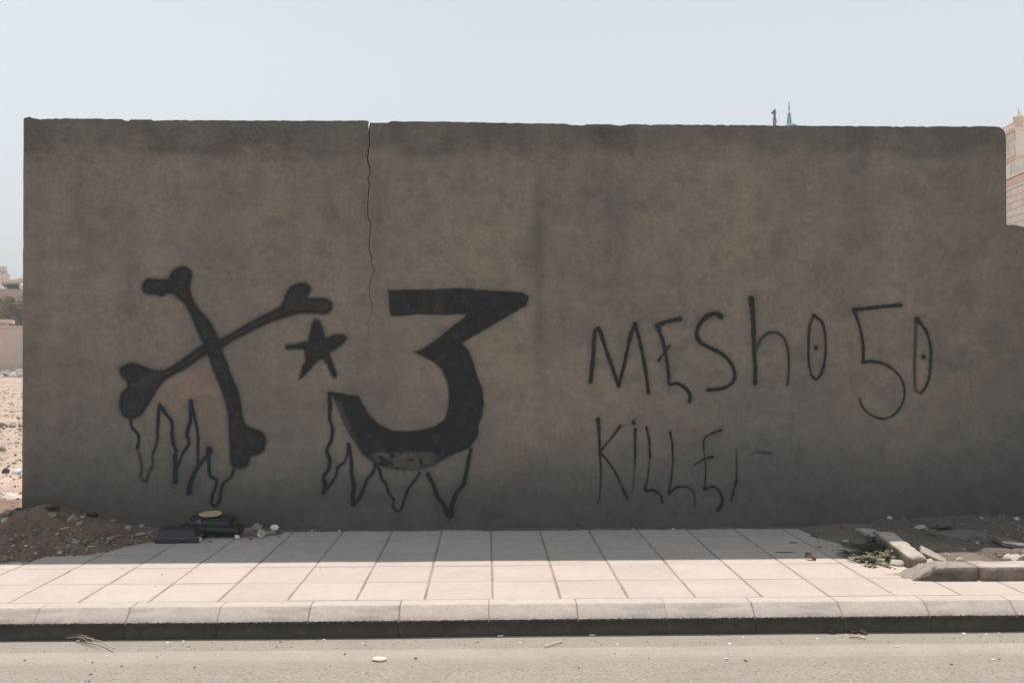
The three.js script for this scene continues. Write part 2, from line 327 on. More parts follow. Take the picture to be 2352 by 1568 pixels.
const line = (name, label, f, strokes) => MARKS.push({ name, label, strokes: strokes.map(([s, r0, r1, a0 = 0.95, a1 = a0]) => ({ p: ((q) => (q.length > 5 ? curve(q, false) : q.length > 3 ? curve(q, false, 3) : q))(pts(f, s)), r0, r1, a0, a1 })) });
fill('painted_bone', 'spray painted bone leaning from upper left to lower right', S4, `215,215 235,185 280,183 355,185 370,150 410,122 450,118 485,145 480,195 475,240 490,290 520,345 570,400 610,460 640,530
 660,590 690,670 715,740 745,820 760,890 770,960 790,995 840,1012 885,1040 893,1090 878,1135 840,1155 810,1160 800,1205 760,1228 715,1220 700,1190 700,1130 693,1060 690,960 680,890 655,810 630,740 600,670
 575,600 545,530 510,450 480,380 450,325 410,290 395,270 350,265 325,280 290,270 245,268 215,250`, { a: 0.90, rim: 0.08 });
fill('painted_bone', 'spray painted bone leaning from lower left to upper right', S4, `90,680 120,655 165,648 215,665 265,685 330,685 400,650 470,600 550,545 640,515 720,475 820,415 920,365 980,330 1000,280 1030,230
 1075,208 1120,210 1143,235 1125,285 1160,290 1215,290 1258,310 1258,350 1220,378 1160,372 1080,375 1000,395 900,430 800,480 720,520 660,560 600,590 550,610 470,665 400,705 340,740 305,780 265,840 230,900 190,945
 140,955 100,930 88,860 100,810 130,775 125,745 100,725`, { a: 0.85, rim: 0.11 });
line('painted_drip', 'black drip outline under the crossed bones', S4, [
  ['148,955 155,1000 185,1035 195,1060 185,1115', 0.011, 0.011], ['185,1115 205,1180 210,1230 205,1280 235,1300 250,1250 270,1215 270,1150', 0.014, 0.012, 0.35, 0.5], ['270,1150 295,1080 298,1000 303,930 310,880', 0.009, 0.016, 0.6, 0.95],
  ['310,880 345,930 375,970 378,1040 385,1090 400,1130', 0.014, 0.014], ['395,1155 395,1230 395,1300', 0.014, 0.02], ['398,1245 420,1190 440,1140 470,1090 460,1040 480,960 482,860', 0.009, 0.018, 0.7, 0.95],
  ['484,865 505,960 520,1040 520,1130 522,1200', 0.012, 0.011], ['470,1360 485,1290 520,1220 560,1170 583,1130', 0.019, 0.013, 0.95, 0.8], ['583,1128 583,1136', 0.024, 0.024],
  ['583,1130 580,1200 590,1270 625,1295 600,1380 595,1420 615,1435 635,1415 650,1340 660,1310 700,1280 718,1235', 0.012, 0.011]]);
fill('painted_star', 'spray painted five pointed black star', S4, `1150,430 1170,408 1190,415 1210,460 1222,510 1260,495 1320,490 1345,505 1330,530 1280,570 1245,590 1260,640 1285,705 1280,730 1262,720 1235,660 1210,625
 1180,630 1150,665 1110,715 1080,735 1095,680 1115,630 1110,585 1100,570 1010,570 1005,550 1060,545 1130,525 1140,480`, { a: 0.9 });
fill('painted_numeral', 'large spray painted black numeral 3 with flat top', S5, `475,115 700,112 900,104 1100,118 1290,128 1325,155 1310,205 1240,245 1120,315 1000,385 920,435 965,490 990,560 1015,640 1045,720 1052,800 1040,880
 1020,940 1015,1000 970,1065 900,1095 820,1130 740,1180 650,1205 540,1205 450,1190 380,1155 310,1095 250,1010 205,920 170,830 140,770 135,735 215,750 292,755 320,810 365,880 420,930 490,965 580,972 680,962 760,940
 820,895 840,820 845,740 835,670 805,600 755,550 690,515 635,490 700,460 780,405 850,345 930,285 955,255 810,262 650,258 490,270`, { a: 0.92, soft: 0.015, numeral: true });
line('painted_drip', 'black dripping spikes under the numeral 3', S5, [
  ['120,745 116,785', 0.017, 0.014], ['135,738 215,750', 0.008, 0.008], ['122,800 118,890 135,960 125,1030 100,1080 118,1140 110,1200 80,1250 90,1290 80,1340', 0.013, 0.015], ['82,1335 130,1280 160,1230 165,1190 205,1160', 0.013, 0.011, 0.95, 0.7],
  ['205,1160 225,1120 232,1050', 0.009, 0.014, 0.5, 0.9], ['235,1050 250,1150 252,1230 265,1300 258,1370 262,1410', 0.012, 0.018], ['262,1412 300,1370 325,1310 345,1260 375,1230 395,1180', 0.014, 0.010],
  ['395,1170 425,1210 430,1250 460,1290 480,1350 510,1390 500,1420 525,1450 545,1450 570,1385 600,1310 640,1260 665,1220', 0.012, 0.008], ['715,1230 745,1290 775,1370 815,1420 830,1465 850,1478', 0.014, 0.019],
  ['850,1475 860,1420 890,1340 930,1290 945,1230 960,1150 975,1080', 0.020, 0.013]]);
const letter = (l, strokes) => { const f = l.includes('lower word') ? 0.82 : 1; line('painted_letter', l, S6, strokes.map(([s, r0, r1, a0 = 0.95, a1 = a0]) => [s, r0 * f, r1 * f, a0 * (f < 1 ? 0.9 : 1), a1 * (f < 1 ? 0.88 : 1)])); };
letter('letter M of the upper word', [['135,590 150,440 165,280 180,268 230,400 305,615', 0.017, 0.014], ['305,612 340,480 380,300 405,242', 0.013, 0.017], ['405,242 430,330 465,500 487,655', 0.015, 0.013]]);
letter('first letter E of the upper word', [['675,210 600,225 540,248', 0.016, 0.019], ['540,250 575,350 595,450 610,560 615,605 660,600 710,630 738,670 735,710', 0.015, 0.014], ['550,460 580,415 615,370', 0.011, 0.011, 0.8]]);
letter('letter S of the upper word', [['925,195 895,175 840,195 795,245 778,300 800,350 860,385 930,420 985,475 1010,540 1000,590 950,625 880,638 850,640', 0.019, 0.013]]);
letter('letter h of the upper word', [['1110,88 1122,200 1125,300 1128,430', 0.022, 0.015], ['1128,430 1135,500 1133,600', 0.016, 0.016], ['1140,390 1180,320 1240,290 1300,315 1330,380 1338,480 1335,560 1328,610', 0.015, 0.010, 0.5, 0.62]]);
letter('round letter with a dot inside after the h', [['1490,188 1540,230 1560,320 1560,430 1540,530 1505,575 1475,550', 0.014, 0.011, 0.75, 0.75], ['1475,550 1460,470 1458,350 1465,250 1490,188', 0.011, 0.013, 0.7, 0.5], ['1503,383 1504,388', 0.017, 0.017, 0.65]]);
letter('numeral 5 with a thin lower bowl', [['2015,125 1900,135 1735,155', 0.015, 0.016, 0.8, 0.9], ['1735,158 1770,260 1790,370 1790,470', 0.012, 0.013, 0.85], ['1790,470 1860,468 1950,500 2020,570 2042,650 2025,730 1970,795 1900,815 1820,780 1780,730 1768,690', 0.011, 0.007, 0.8, 0.7]]);
letter('narrow numeral 0 with a dot after the 5', [['2118,215 2122,225', 0.024, 0.024, 0.9], ['2120,215 2170,280 2198,370 2198,500 2180,600 2140,660', 0.015, 0.011, 0.9, 0.7], ['2140,660 2110,645 2103,560 2105,400 2112,220', 0.013, 0.016, 0.4, 0.45], ['2156,438 2158,443', 0.016, 0.016]]);
letter('letter K of the lower word', [['180,820 188,920 190,1020', 0.018, 0.012], ['190,1020 197,1120 195,1230 178,1330', 0.010, 0.008, 0.75, 0.5], ['315,860 250,945 195,1010', 0.013, 0.010, 0.85], ['195,1020 260,1100 310,1190 340,1260 360,1295', 0.009, 0.012, 0.8]]);
letter('dotted letter i of the lower word', [['395,836 397,841', 0.018, 0.018], ['405,880 405,960 405,1050', 0.014, 0.010], ['405,1050 400,1150 390,1260', 0.008, 0.007, 0.7, 0.45]]);
letter('first letter L of the lower word', [['475,870 492,950 495,1050', 0.014, 0.011], ['495,1050 485,1150 470,1220', 0.008, 0.009, 0.6, 0.8], ['468,1230 468,1250 520,1250 560,1280 570,1320', 0.013, 0.014]]);
letter('second letter L of the lower word', [['617,895 632,970 635,1070', 0.012, 0.009, 0.85], ['635,1070 625,1180 608,1270', 0.008, 0.013, 0.65, 0.9], ['608,1270 660,1230 720,1230 765,1270 765,1345', 0.013, 0.008, 0.8, 0.55]]);
letter('letter E of the lower word', [['925,885 870,905 825,935 822,1000', 0.013, 0.009, 0.85, 0.7], ['822,1000 832,1100 830,1200 825,1245', 0.007, 0.012, 0.45, 0.8], ['825,1245 880,1225 920,1260 935,1320 910,1365', 0.012, 0.017, 0.85, 0.95], ['765,1095 820,1060 875,1045', 0.009, 0.013, 0.5, 0.75]]);
letter('unfinished letter r of the lower word', [['1020,990 1022,1100 1020,1190', 0.008, 0.010, 0.5, 0.7], ['1020,1190 1000,1270 988,1310', 0.014, 0.010, 0.9, 0.7], ['1080,1040 1150,1015 1225,1025', 0.008, 0.014, 0.2, 0.45]]);

const segD = (x, y, a, b) => { const ux = b[0] - a[0], uy = b[1] - a[1], t = clamp(((x - a[0]) * ux + (y - a[1]) * uy) / (ux * ux + uy * uy || 1)); return [Math.hypot(x - a[0] - ux * t, y - a[1] - uy * t), t]; };
function polyD(x, y, P) {                              // signed distance, negative inside
  let d = 9, inside = false;
  for (let i = 0, j = P.length - 1; i < P.length; j = i++) {
    d = Math.min(d, segD(x, y, P[j], P[i])[0]);
    if ((P[i][1] > y) !== (P[j][1] > y) && x < (P[j][0] - P[i][0]) * (y - P[i][1]) / (P[j][1] - P[i][1]) + P[i][0]) inside = !inside;
  }
  return inside ? -d : d;
}
const starPoly = MARKS.find((m) => m.name === 'painted_star').poly;
const cleanPoly = pts(S4, '330,760 470,680 590,615 640,760 680,930 700,1100 700,1220 600,1130 520,1000 480,850 400,930 310,870 270,960 190,960 180,1020 150,960 230,910 270,850');
const streakX = W(1240, 600).x;
const blots = [[760, 500, 0.11, 0.16], [740, 565, 0.09, 0.14], [250, 485, 0.11, 0.12], [215, 545, 0.13, 0.12], [1215, 600, 0.14, 0.14], [1420, 320, 0.24, 0.2], [1900, 640, 0.2, 0.08], [2220, 675, 0.14, 0.16], [520, 335, 0.2, 0.2], [380, 330, 0.2, 0.14], [640, 340, 0.2, 0.18], [1030, 320, 0.13, 0.14], [1370, 300, 0.1, 0.18], [1005, 790, 0.10, 0.1], [400, 1050, 0.3, 0.09], [150, 1030, 0.25, 0.12], [300, 690, 0.13, 0.12]].map(([x, y, r, a]) => { const p = W(x, y); return [p.x, p.y, r, a]; });
const wallTex = tex(2048, 824, true, (u, v, o) => {
  const x = lerp(WX0, WX1, u), y = lerp(WY0, WY1, v);
  const big = fbm(x * 0.9 + 4, y * 1.1 + 2, 3), mid = fbm(x * 3.1 + 11, y * 3.4, 4), mid2 = fbm(x * 7 + 31, y * 9 + 7, 3), fine = fbm(x * 45, y * 45, 3), horiz = fbm(x * 3.2, y * 16 + 5, 3), s = hash2(Math.floor(u * 2048), Math.floor(v * 824));
  const mott = fbm(x * 15 + 3, y * 15, 3), spotty = fbm(x * 8 + 60, y * 8 + 20, 4);
  let warm = clamp(0.60 + 0.7 * (big - 0.5) + 0.5 * (mid - 0.5) + 0.15 * (mott - 0.5) + 0.25 * sst(y, 0.6, 1.6) - 0.2);
  let k = 1 + 0.20 * (mid - 0.5) + 0.13 * (mott - 0.5) + 0.27 * (fine - 0.5) + 0.09 * (horiz - 0.5) + 0.15 * (s - 0.5) + 0.22 * (big - 0.5);
  const vert = fbm(x * 6 + 2 + 0.8 * fbm(x * 2 + 9, y * 2.6, 3), y * 0.9 + 3, 4) - 0.5; k *= 1 + 0.20 * vert * sst(y, 0.4, 1.4); warm += 0.5 * vert;
  const run = sst(fbm(x * 4.5 + 20 + 0.9 * fbm(x * 2, y * 3, 3), y * 0.8 + 9, 4), 0.54, 0.74) * sst(y, 1.6, 3.1); k *= 1 - 0.08 * run; warm *= 1 - 0.4 * run;
  const sp = sst(spotty + 0.12 * (fine - 0.5), 0.64, 0.74); k *= 1 - 0.10 * sp; warm *= 1 - 0.5 * sp;
  const ledge = Math.exp(-Math.pow((y - 3.07 - 0.03 * (fbm(x * 3, 2.2, 3) - 0.5)) / (0.018 + 0.04 * fbm(x * 6, 5.5, 3)), 2)) * sst(fbm(x * 2.2 + 1, 6.1, 3), 0.38, 0.58) * (1 - 0.6 * sst(x, -0.6, 0.6)); k *= 1 - 0.20 * ledge; warm *= 1 - 0.5 * ledge;
  k *= 1 - 0.10 * Math.exp(-Math.pow((x + 3.60) / 0.05, 2)) * fbm(y * 3, 4.4, 3) * 1.6;
  // grey-violet patches with a ragged edge
  const patch = sst(mid2 * 0.5 + mid * 0.5 + 0.10 * (fine - 0.5), 0.48, 0.70); k *= 1 - 0.12 * patch; warm *= 1 - 0.5 * patch;
  // weathered coping: run-off stains under the top edge
  const top = sst(y, 3.0 + 0.32 * (fbm(x * 2.3, 8.8, 3) - 0.5), 3.17 + 0.2 * (fbm(x * 5, 1.1, 2) - 0.5));
  k *= 1 - 0.24 * top * (0.6 + 0.8 * (fbm(x * 4, y * 2.4, 3))); warm *= 1 - 0.55 * top;
  // damp zone along the foot
  const foot = 1 - sst(y, 0.24, lerp(0.74, 0.94, sst(x, -0.2, 0.9)) + 0.36 * (fbm(x * 2.2, y * 2.2 + 3, 4) - 0.5)); k *= 1 - 0.34 * foot; warm *= 1 - 0.65 * foot;
  const foot2 = 1 - sst(y, 0.12, 0.42 + 0.2 * (fbm(x * 3, 7, 3) - 0.5)); k *= 1 - 0.10 * foot2;
  // a run-off streak from a joint
  const st = Math.exp(-Math.pow((x - streakX - 0.03 * (fbm(y * 4, 2, 3) - 0.5)) / (0.03 + 0.03 * fbm(y * 6, 9, 2)), 2)) * sst(y, 1.25, 1.7) * (1 - sst(y, 2.8, 3.05)); k *= 1 - 0.17 * st; warm *= 1 - 0.5 * st;
  for (const [bx, by, r, a] of blots) { const d = Math.hypot(x - bx, (y - by) * 1.2) / r; if (d < 1.6) { const w = a * (1 - sst(d + 1.1 * (mid2 - 0.5) + 0.5 * (fine - 0.5), 0.35, 1.1)); k *= 1 - w; warm *= 1 - 2 * w; } }
  k *= 1 - 0.14 * sst(x, 3.3, 4.3) - 0.05 * (1 - sst(x, -3.75, -3.4));
  if (s > 0.9985) k *= 0.7; if (s < 0.0006) k *= 1.5;
  let r = lerp(0.189, 0.238, warm) * k, g = lerp(0.171, 0.189, warm) * k, b = lerp(0.152, 0.147, warm) * k;
  // newer, pinker plaster: wiped round the star and between the bones
  if (x < -1.2 && x > -3.3 && y < 1.5) {
    const dc = polyD(x, y, cleanPoly), cl = (1 - sst(dc + 0.06 * (mid2 - 0.5), -0.05, 0.03)) * 0.95; r *= 1 + 0.20 * cl; g *= 1 + 0.07 * cl; b *= 1 + 0.02 * cl;
    if (x > -1.95) { const ds = polyD(x, y, starPoly), h = sst(ds, 0.005, 0.014) * (1 - sst(ds, 0.016, 0.04)) * 0.75; r *= 1 + 0.24 * h; g *= 1 + 0.13 * h; b *= 1 + 0.10 * h; }
  }
  o[0] = r; o[1] = g; o[2] = b;
});
const plasterTex = tex(1024, 1024, false, (u, v, o) => {
  const a = fbm(u * 10, v * 10, 5, 10), b = fbm(u * 96, v * 96, 3, 96), trowel = fbm(u * 12, v * 60, 3, 12), pit = sst(fbm(u * 120, v * 120, 2, 120), 0.24, 0.1);
  o[0] = o[1] = o[2] = clamp(0.5 + 0.6 * (a - 0.5) + 0.3 * (b - 0.5) + 0.3 * (trowel - 0.5) - 0.5 * pit);
});
const wallM = mat(rgb(1, 1, 1), { map: sized(wallTex, WX1 - WX0, WY1 - WY0, WX0, WY0), bumpMap: sized(plasterTex, 2.1, 2.1), bumpScale: 0.007, roughness: 0.96 });
wallM.map.wrapS = wallM.map.wrapT = THREE.MirroredRepeatWrapping;

const wall = thing('concrete_wall', 'long grey brown rendered wall covered in black graffiti along the pavement', 'wall');
const THICK = 0.2;
{
  const P = (s) => pts((x, y) => W(x, y), s), r = rngOf(8);
  const ragged = (list, step = 0.035, amp = 0.005) => {
    const out = [];
    for (let i = 0; i + 1 < list.length; i++) {
      const [a, b] = [list[i], list[i + 1]], n = Math.max(1, Math.round(Math.hypot(b[0] - a[0], b[1] - a[1]) / step));
      for (let k = 0; k < n; k++) out.push([lerp(a[0], b[0], k / n), lerp(a[1], b[1], k / n) + (k ? (r() - 0.5) * amp - (r() > 0.9 ? amp : 0) : 0)]);
    }
    out.push(list[list.length - 1]); return out;
  };
  const topL = P('60,269 68,268 72,271 100,273 122,273 126,271 200,272 272,273 281,274 287,277 294,278 300,274 345,274 352,277 425,275 500,276 700,277 838,276.5 846.6,277.6');
  const topR = P('849.6,281 890,282 898,278 1000,279 1230,283 1300,284 1312,287 1335,288 1350,285 1400,285 1412,287 1436,287 1445,285 1700,287 1900,289 2100,290 2285,290 2298,292 2306,298 2310,307 2312,320');
  const stepP = P('2312,320 2312,400 2313,517'), low = P('2313,517 2330,516 2340,518 2352,521'); low.push([5.5, 2.44], [7, 2.46], [12, 2.4]);
  // the crack: two ragged lips running down from the top edge, closing to a hair
  const crack = P('847.6,283 847.4,300 848,331 845,340 844,368 849.6,383 850,396 845,408 847,419 847.6,434 846,452 843,472 844,491 851,514 849,534 847,568 853.6,597 851,602 861,618 851,640 848,672 855.6,702 851.6,721 847,731 840,743 847,757 847.6,770 849,777 838,794');
  { const fineCrack = []; for (let i = 0; i + 1 < crack.length; i++) for (let k = 0; k < 3; k++) fineCrack.push([lerp(crack[i][0], crack[i + 1][0], k / 3) + (k ? (r() - 0.5) * 0.009 : 0), lerp(crack[i][1], crack[i + 1][1], k / 3)]); fineCrack.push(crack[crack.length - 1]); crack.length = 0; crack.push(...fineCrack); }
  const wide = (i) => 0.0080 * (0.75 + 0.5 * hash2(i, 5)) * (1 - 0.8 * Math.pow(i / (crack.length - 1), 1.3));
  const shape = new THREE.Shape(), XL = W(50, 500).x + 0.03;
  const out = [[XL, -0.35], [W(58, 271).x < XL ? XL : W(58, 271).x, topL[0][1]], ...ragged(topL)];
  for (let i = 0; i < crack.length; i++) out.push([crack[i][0] - wide(i) / 2, crack[i][1]]);
  for (let i = crack.length - 2; i >= 0; i--) out.push([crack[i][0] + wide(i) / 2, crack[i][1] + 0.0015]);
  out.push(...ragged(topR), ...ragged(stepP, 0.05, 0.004).slice(1), ...ragged(low, 0.05, 0.016).slice(1), [12, -0.35]);
  out.forEach(([x, y], i) => (i ? shape.lineTo(x, y) : shape.moveTo(x, y)));
  const side = P('843,442 838,456 834.5,468 836,482 838,498 844,509'), hole = new THREE.Path();      // a side branch of the crack
  side.forEach(([x, y], i) => (i ? hole.lineTo(x - 0.0014, y) : hole.moveTo(x, y))); [...side].reverse().slice(1, -1).forEach(([x, y]) => hole.lineTo(x + 0.0016, y)); hole.closePath(); shape.holes.push(hole);
  const g = new THREE.ExtrudeGeometry(shape, { depth: THICK, bevelEnabled: false, steps: 1 });
  g.translate(0, 0, -THICK);
  const p = g.attributes.position, cx = crack[0][0], cy = crack[0][1];
  for (let i = 0; i < p.count; i++) {                 // near the top the crack runs through the wall at a slant
    const x = p.getX(i), y = p.getY(i), z = p.getZ(i);
    if (z < -0.1 && y > cy - 0.05) p.setX(i, x - 0.0335 * (1 - sst(Math.abs(x - cx), 0.1, 0.4)));
  }
  // rounded left arris, leaning a little
  const ar = [], au = [], ny = 40, na = 6, R = 0.045;
  for (let j = 0; j <= ny; j++) for (let k = 0; k <= na + 1; k++) {
    const t = Math.min(k, na) / na * Math.PI / 2, y = lerp(-0.35, topL[0][1] - 0.003, j / ny), lean = 0.02 * (1 - j / ny) + 0.006 * (fbm(y * 9, 3, 3) - 0.5);
    const x = XL - R * Math.sin(t) + lean * Math.sin(t), z = k > na ? -THICK : -0.0012 - R * (1 - Math.cos(t));
    ar.push(x, y, z); au.push(x - (k > na ? 0.2 : 0), y);
  }
  const ai = []; for (let j = 0; j < ny; j++) for (let k = 0; k <= na; k++) { const a = j * (na + 2) + k, b = a + na + 2; ai.push(a, b, a + 1, a + 1, b, b + 1); }
  const capI = (ny) * (na + 2); for (let k = 1; k <= na; k++) ai.push(capI, capI + k, capI + k + 1);
  const ag = new THREE.BufferGeometry(); ag.setAttribute('position', new THREE.Float32BufferAttribute(ar, 3)); ag.setAttribute('uv', new THREE.Float32BufferAttribute(au, 2)); ag.setIndex(ai); ag.computeVertexNormals();
  const a2 = ag.toNonIndexed();
  part('wall_panel', mergeGeometries([g, a2]), wallM, wall);
}
// graffiti: sheets of paint that hug the strokes, 2.5 mm proud, one cell of the wall belongs to one mark only
{
  const X0 = -3.45, X1 = 3.9, Y0 = 0, Y1 = 2.2, w = 2048, h = Math.round(w * (Y1 - Y0) / (X1 - X0)), A = new Float32Array(w * h), CELL = 0.02, cw = Math.ceil((X1 - X0) / CELL), chh = Math.ceil((Y1 - Y0) / CELL), owner = new Int16Array(cw * chh).fill(-1);
  MARKS.forEach((m, id) => {
    const all = m.poly ?? m.strokes.flatMap((s) => s.p), pad = 0.08;
    const bx0 = Math.min(...all.map((p) => p[0])) - pad, bx1 = Math.max(...all.map((p) => p[0])) + pad, by0 = Math.min(...all.map((p) => p[1])) - pad, by1 = Math.max(...all.map((p) => p[1])) + pad;
    for (let j = Math.max(0, Math.floor((by0 - Y0) / (Y1 - Y0) * h)); j < Math.min(h, (by1 - Y0) / (Y1 - Y0) * h); j++) for (let i = Math.max(0, Math.floor((bx0 - X0) / (X1 - X0) * w)); i < Math.min(w, (bx1 - X0) / (X1 - X0) * w); i++) {
      const x = lerp(X0, X1, (i + 0.5) / w), y = lerp(Y0, Y1, (j + 0.5) / h), n = fbm(x * 30, y * 30, 3) - 0.5, n2 = fbm(x * 9 + 7, y * 9, 3) - 0.5;
      let a = 0;
      if (m.poly) {
        const d = polyD(x, y, m.poly) + 0.006 * n;
        const n3 = fbm(x * 17 + 3, y * 17 + 9, 3) - 0.5; let inner = m.a * (0.98 + 0.24 * n2 + 0.12 * n - 0.22 * sst(n3 + 0.4 * n2 + 0.3 * n, -0.1, 0.34));
        if (m.rim) inner = inner - m.rim + m.rim * 1.6 * Math.exp(-Math.pow((d + 0.014) / 0.012, 2));
        if (m.numeral) {
          const [px, py] = [(x - S5(0, 0).x) / (S5(1000, 0).x - S5(0, 0).x) * 1000, (y - S5(0, 0).y) / (S5(0, 1000).y - S5(0, 0).y) * 1000];
          const low = sst(py, 1085, 1110) * sst(px, 330, 430) * (1 - sst(px, 690, 860)); inner *= 1 - 0.62 * low * (1 - sst(n2 + n, 0.12, 0.3) * 0.9);
          inner *= 1 - 0.5 * sst(-(px - (205 + (py - 800) * 0.42)), -10, 40) * sst(py, 760, 800) * (1 - sst(py, 1060, 1150)) * (px < 420 ? 1 : 0);
          inner *= 1 - 0.2 * sst(px, 640, 700) * (1 - sst(px, 780, 840)) * (1 - sst(py, 260, 300));
        }
        a = clamp(inner) * (1 - sst(d, -m.soft, m.soft)) + 0.15 * Math.exp(-Math.max(0, d) / 0.02) * (d > -m.soft ? 1 : 0);
      } else for (const s of m.strokes) {
        for (let q = 0; q + 1 < s.p.length; q++) {
          const [d, t] = segD(x, y, s.p[q], s.p[q + 1]); if (d > 0.09) continue;
          const f = (q + t) / (s.p.length - 1), r = lerp(s.r0, s.r1, f) * (1 + 0.25 * Math.exp(-f * 14) + 0.2 * Math.exp((f - 1) * 18) + 0.40 * (fbm(f * 14 + id * 3, id, 2) - 0.5)), al = lerp(s.a0, s.a1, f);
          const v = al * (0.92 + 0.5 * n2 - 0.1 * sst(n, 0.1, 0.3)) * (1 - sst(d + 0.005 * n, r * 0.5, r * 1.3)) + 0.17 * al * Math.exp(-d * d / (r * r * 5));
          if (v > a) a = v;
        }
      }
      if (a < 0.012) continue;
      if (a > A[j * w + i]) A[j * w + i] = a;
      const c = Math.min(chh - 1, Math.floor((y - Y0) / CELL)) * cw + Math.min(cw - 1, Math.floor((x - X0) / CELL));
      if (owner[c] < 0) owner[c] = id;
    }
  });
  const d = new Uint8Array(w * h * 4);
  for (let k = 0; k < w * h; k++) { const s = hash2(k % w, Math.floor(k / w)); d[k * 4] = srgb8(0.014); d[k * 4 + 1] = srgb8(0.0155); d[k * 4 + 2] = srgb8(0.018); d[k * 4 + 3] = 255 * clamp(A[k] * (0.94 + 0.12 * s)); }
  const t = new THREE.DataTexture(d, w, h); t.magFilter = THREE.LinearFilter; t.colorSpace = THREE.SRGBColorSpace; t.needsUpdate = true;
  const paintM = mat(rgb(1, 1, 1), { map: sized(t, X1 - X0, Y1 - Y0, X0, Y0), transparent: true, roughness: 0.85, bumpMap: wallM.bumpMap, bumpScale: 0.006 });
  MARKS.forEach((m, id) => {
    const pos = [], uv = [], idx = [];
    for (let j = 0; j < chh; j++) for (let i = 0; i < cw; i++) if (owner[j * cw + i] === id) {
      const b = pos.length / 3;
      for (const [di, dj] of [[0, 0], [1, 0], [1, 1], [0, 1]]) { const x = Math.min(X1, X0 + (i + di) * CELL), y = Y0 + (j + dj) * CELL; pos.push(x, y, 0.0025); uv.push(x, y); }
      idx.push(b, b + 1, b + 2, b, b + 2, b + 3);
    }
    const g = new THREE.BufferGeometry();
    g.setAttribute('position', new THREE.Float32BufferAttribute(pos, 3)); g.setAttribute('uv', new THREE.Float32BufferAttribute(uv, 2)); g.setIndex(idx); g.computeVertexNormals();
    tag(part(m.name, g, paintM, wall), m.label);
  });
}
// ---------------------------------------------------------------- planting bed at the right: kerb stones, soil, rubble
const SR = (x, y, h = 0) => G((3250 + x / 3.2987) * 0.5935, (2000 + y / 3.2987) * 0.5935, h);
const oldStoneTex = tex(512, 512, true, (u, v, o) => {
  const a = fbm(u * 6, v * 6, 5, 6), b = fbm(u * 50, v * 50, 3, 50), s = sst(fbm(u * 9 + 0.3, v * 9, 4, 9), 0.55, 0.75);
  const k = 0.9 + 0.4 * (a - 0.5) + 0.25 * (b - 0.5) - 0.18 * s;
  o[0] = k; o[1] = k * (1 - 0.03 * s); o[2] = k * (1 - 0.07 * s);
});
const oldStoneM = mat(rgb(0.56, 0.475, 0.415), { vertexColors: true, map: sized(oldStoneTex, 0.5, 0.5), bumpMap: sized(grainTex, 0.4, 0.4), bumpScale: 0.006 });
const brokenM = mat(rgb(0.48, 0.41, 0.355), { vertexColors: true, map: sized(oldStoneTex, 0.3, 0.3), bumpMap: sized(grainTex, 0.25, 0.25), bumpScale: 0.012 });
const bedSoilM = mat(rgb(0.20, 0.155, 0.125), { map: sized(soilTex, 1.1, 1.1), bumpMap: sized(grainTex, 0.6, 0.6), bumpScale: 0.014, roughness: 1 });
const bedX = (z) => lerp(3.06, 3.42, clamp(z / 1.3));            // inner edge of the slanting side
const soilH = (x, z) => {
  const side = sst(x, bedX(z) + 0.02, bedX(z) + 0.18), front = 1 - sst(z, 1.36, 1.46);
  return 0.015 + (0.05 + 0.035 * sst(x, 3.4, 4.2)) * side * front + side * front * (0.05 * (fbm(x * 5, z * 6, 4) - 0.45) + 0.02 * (fbm(x * 26, z * 26, 3) - 0.5)) - 0.03 * (1 - sst(x, bedX(z) - 0.06, bedX(z) + 0.02)) - 0.05 * sst(z, 1.5, 1.56);
};
struct(part('planting_bed', surface(2.9, 9, 240, 1.58, 0, 70, soilH, 1), bedSoilM));
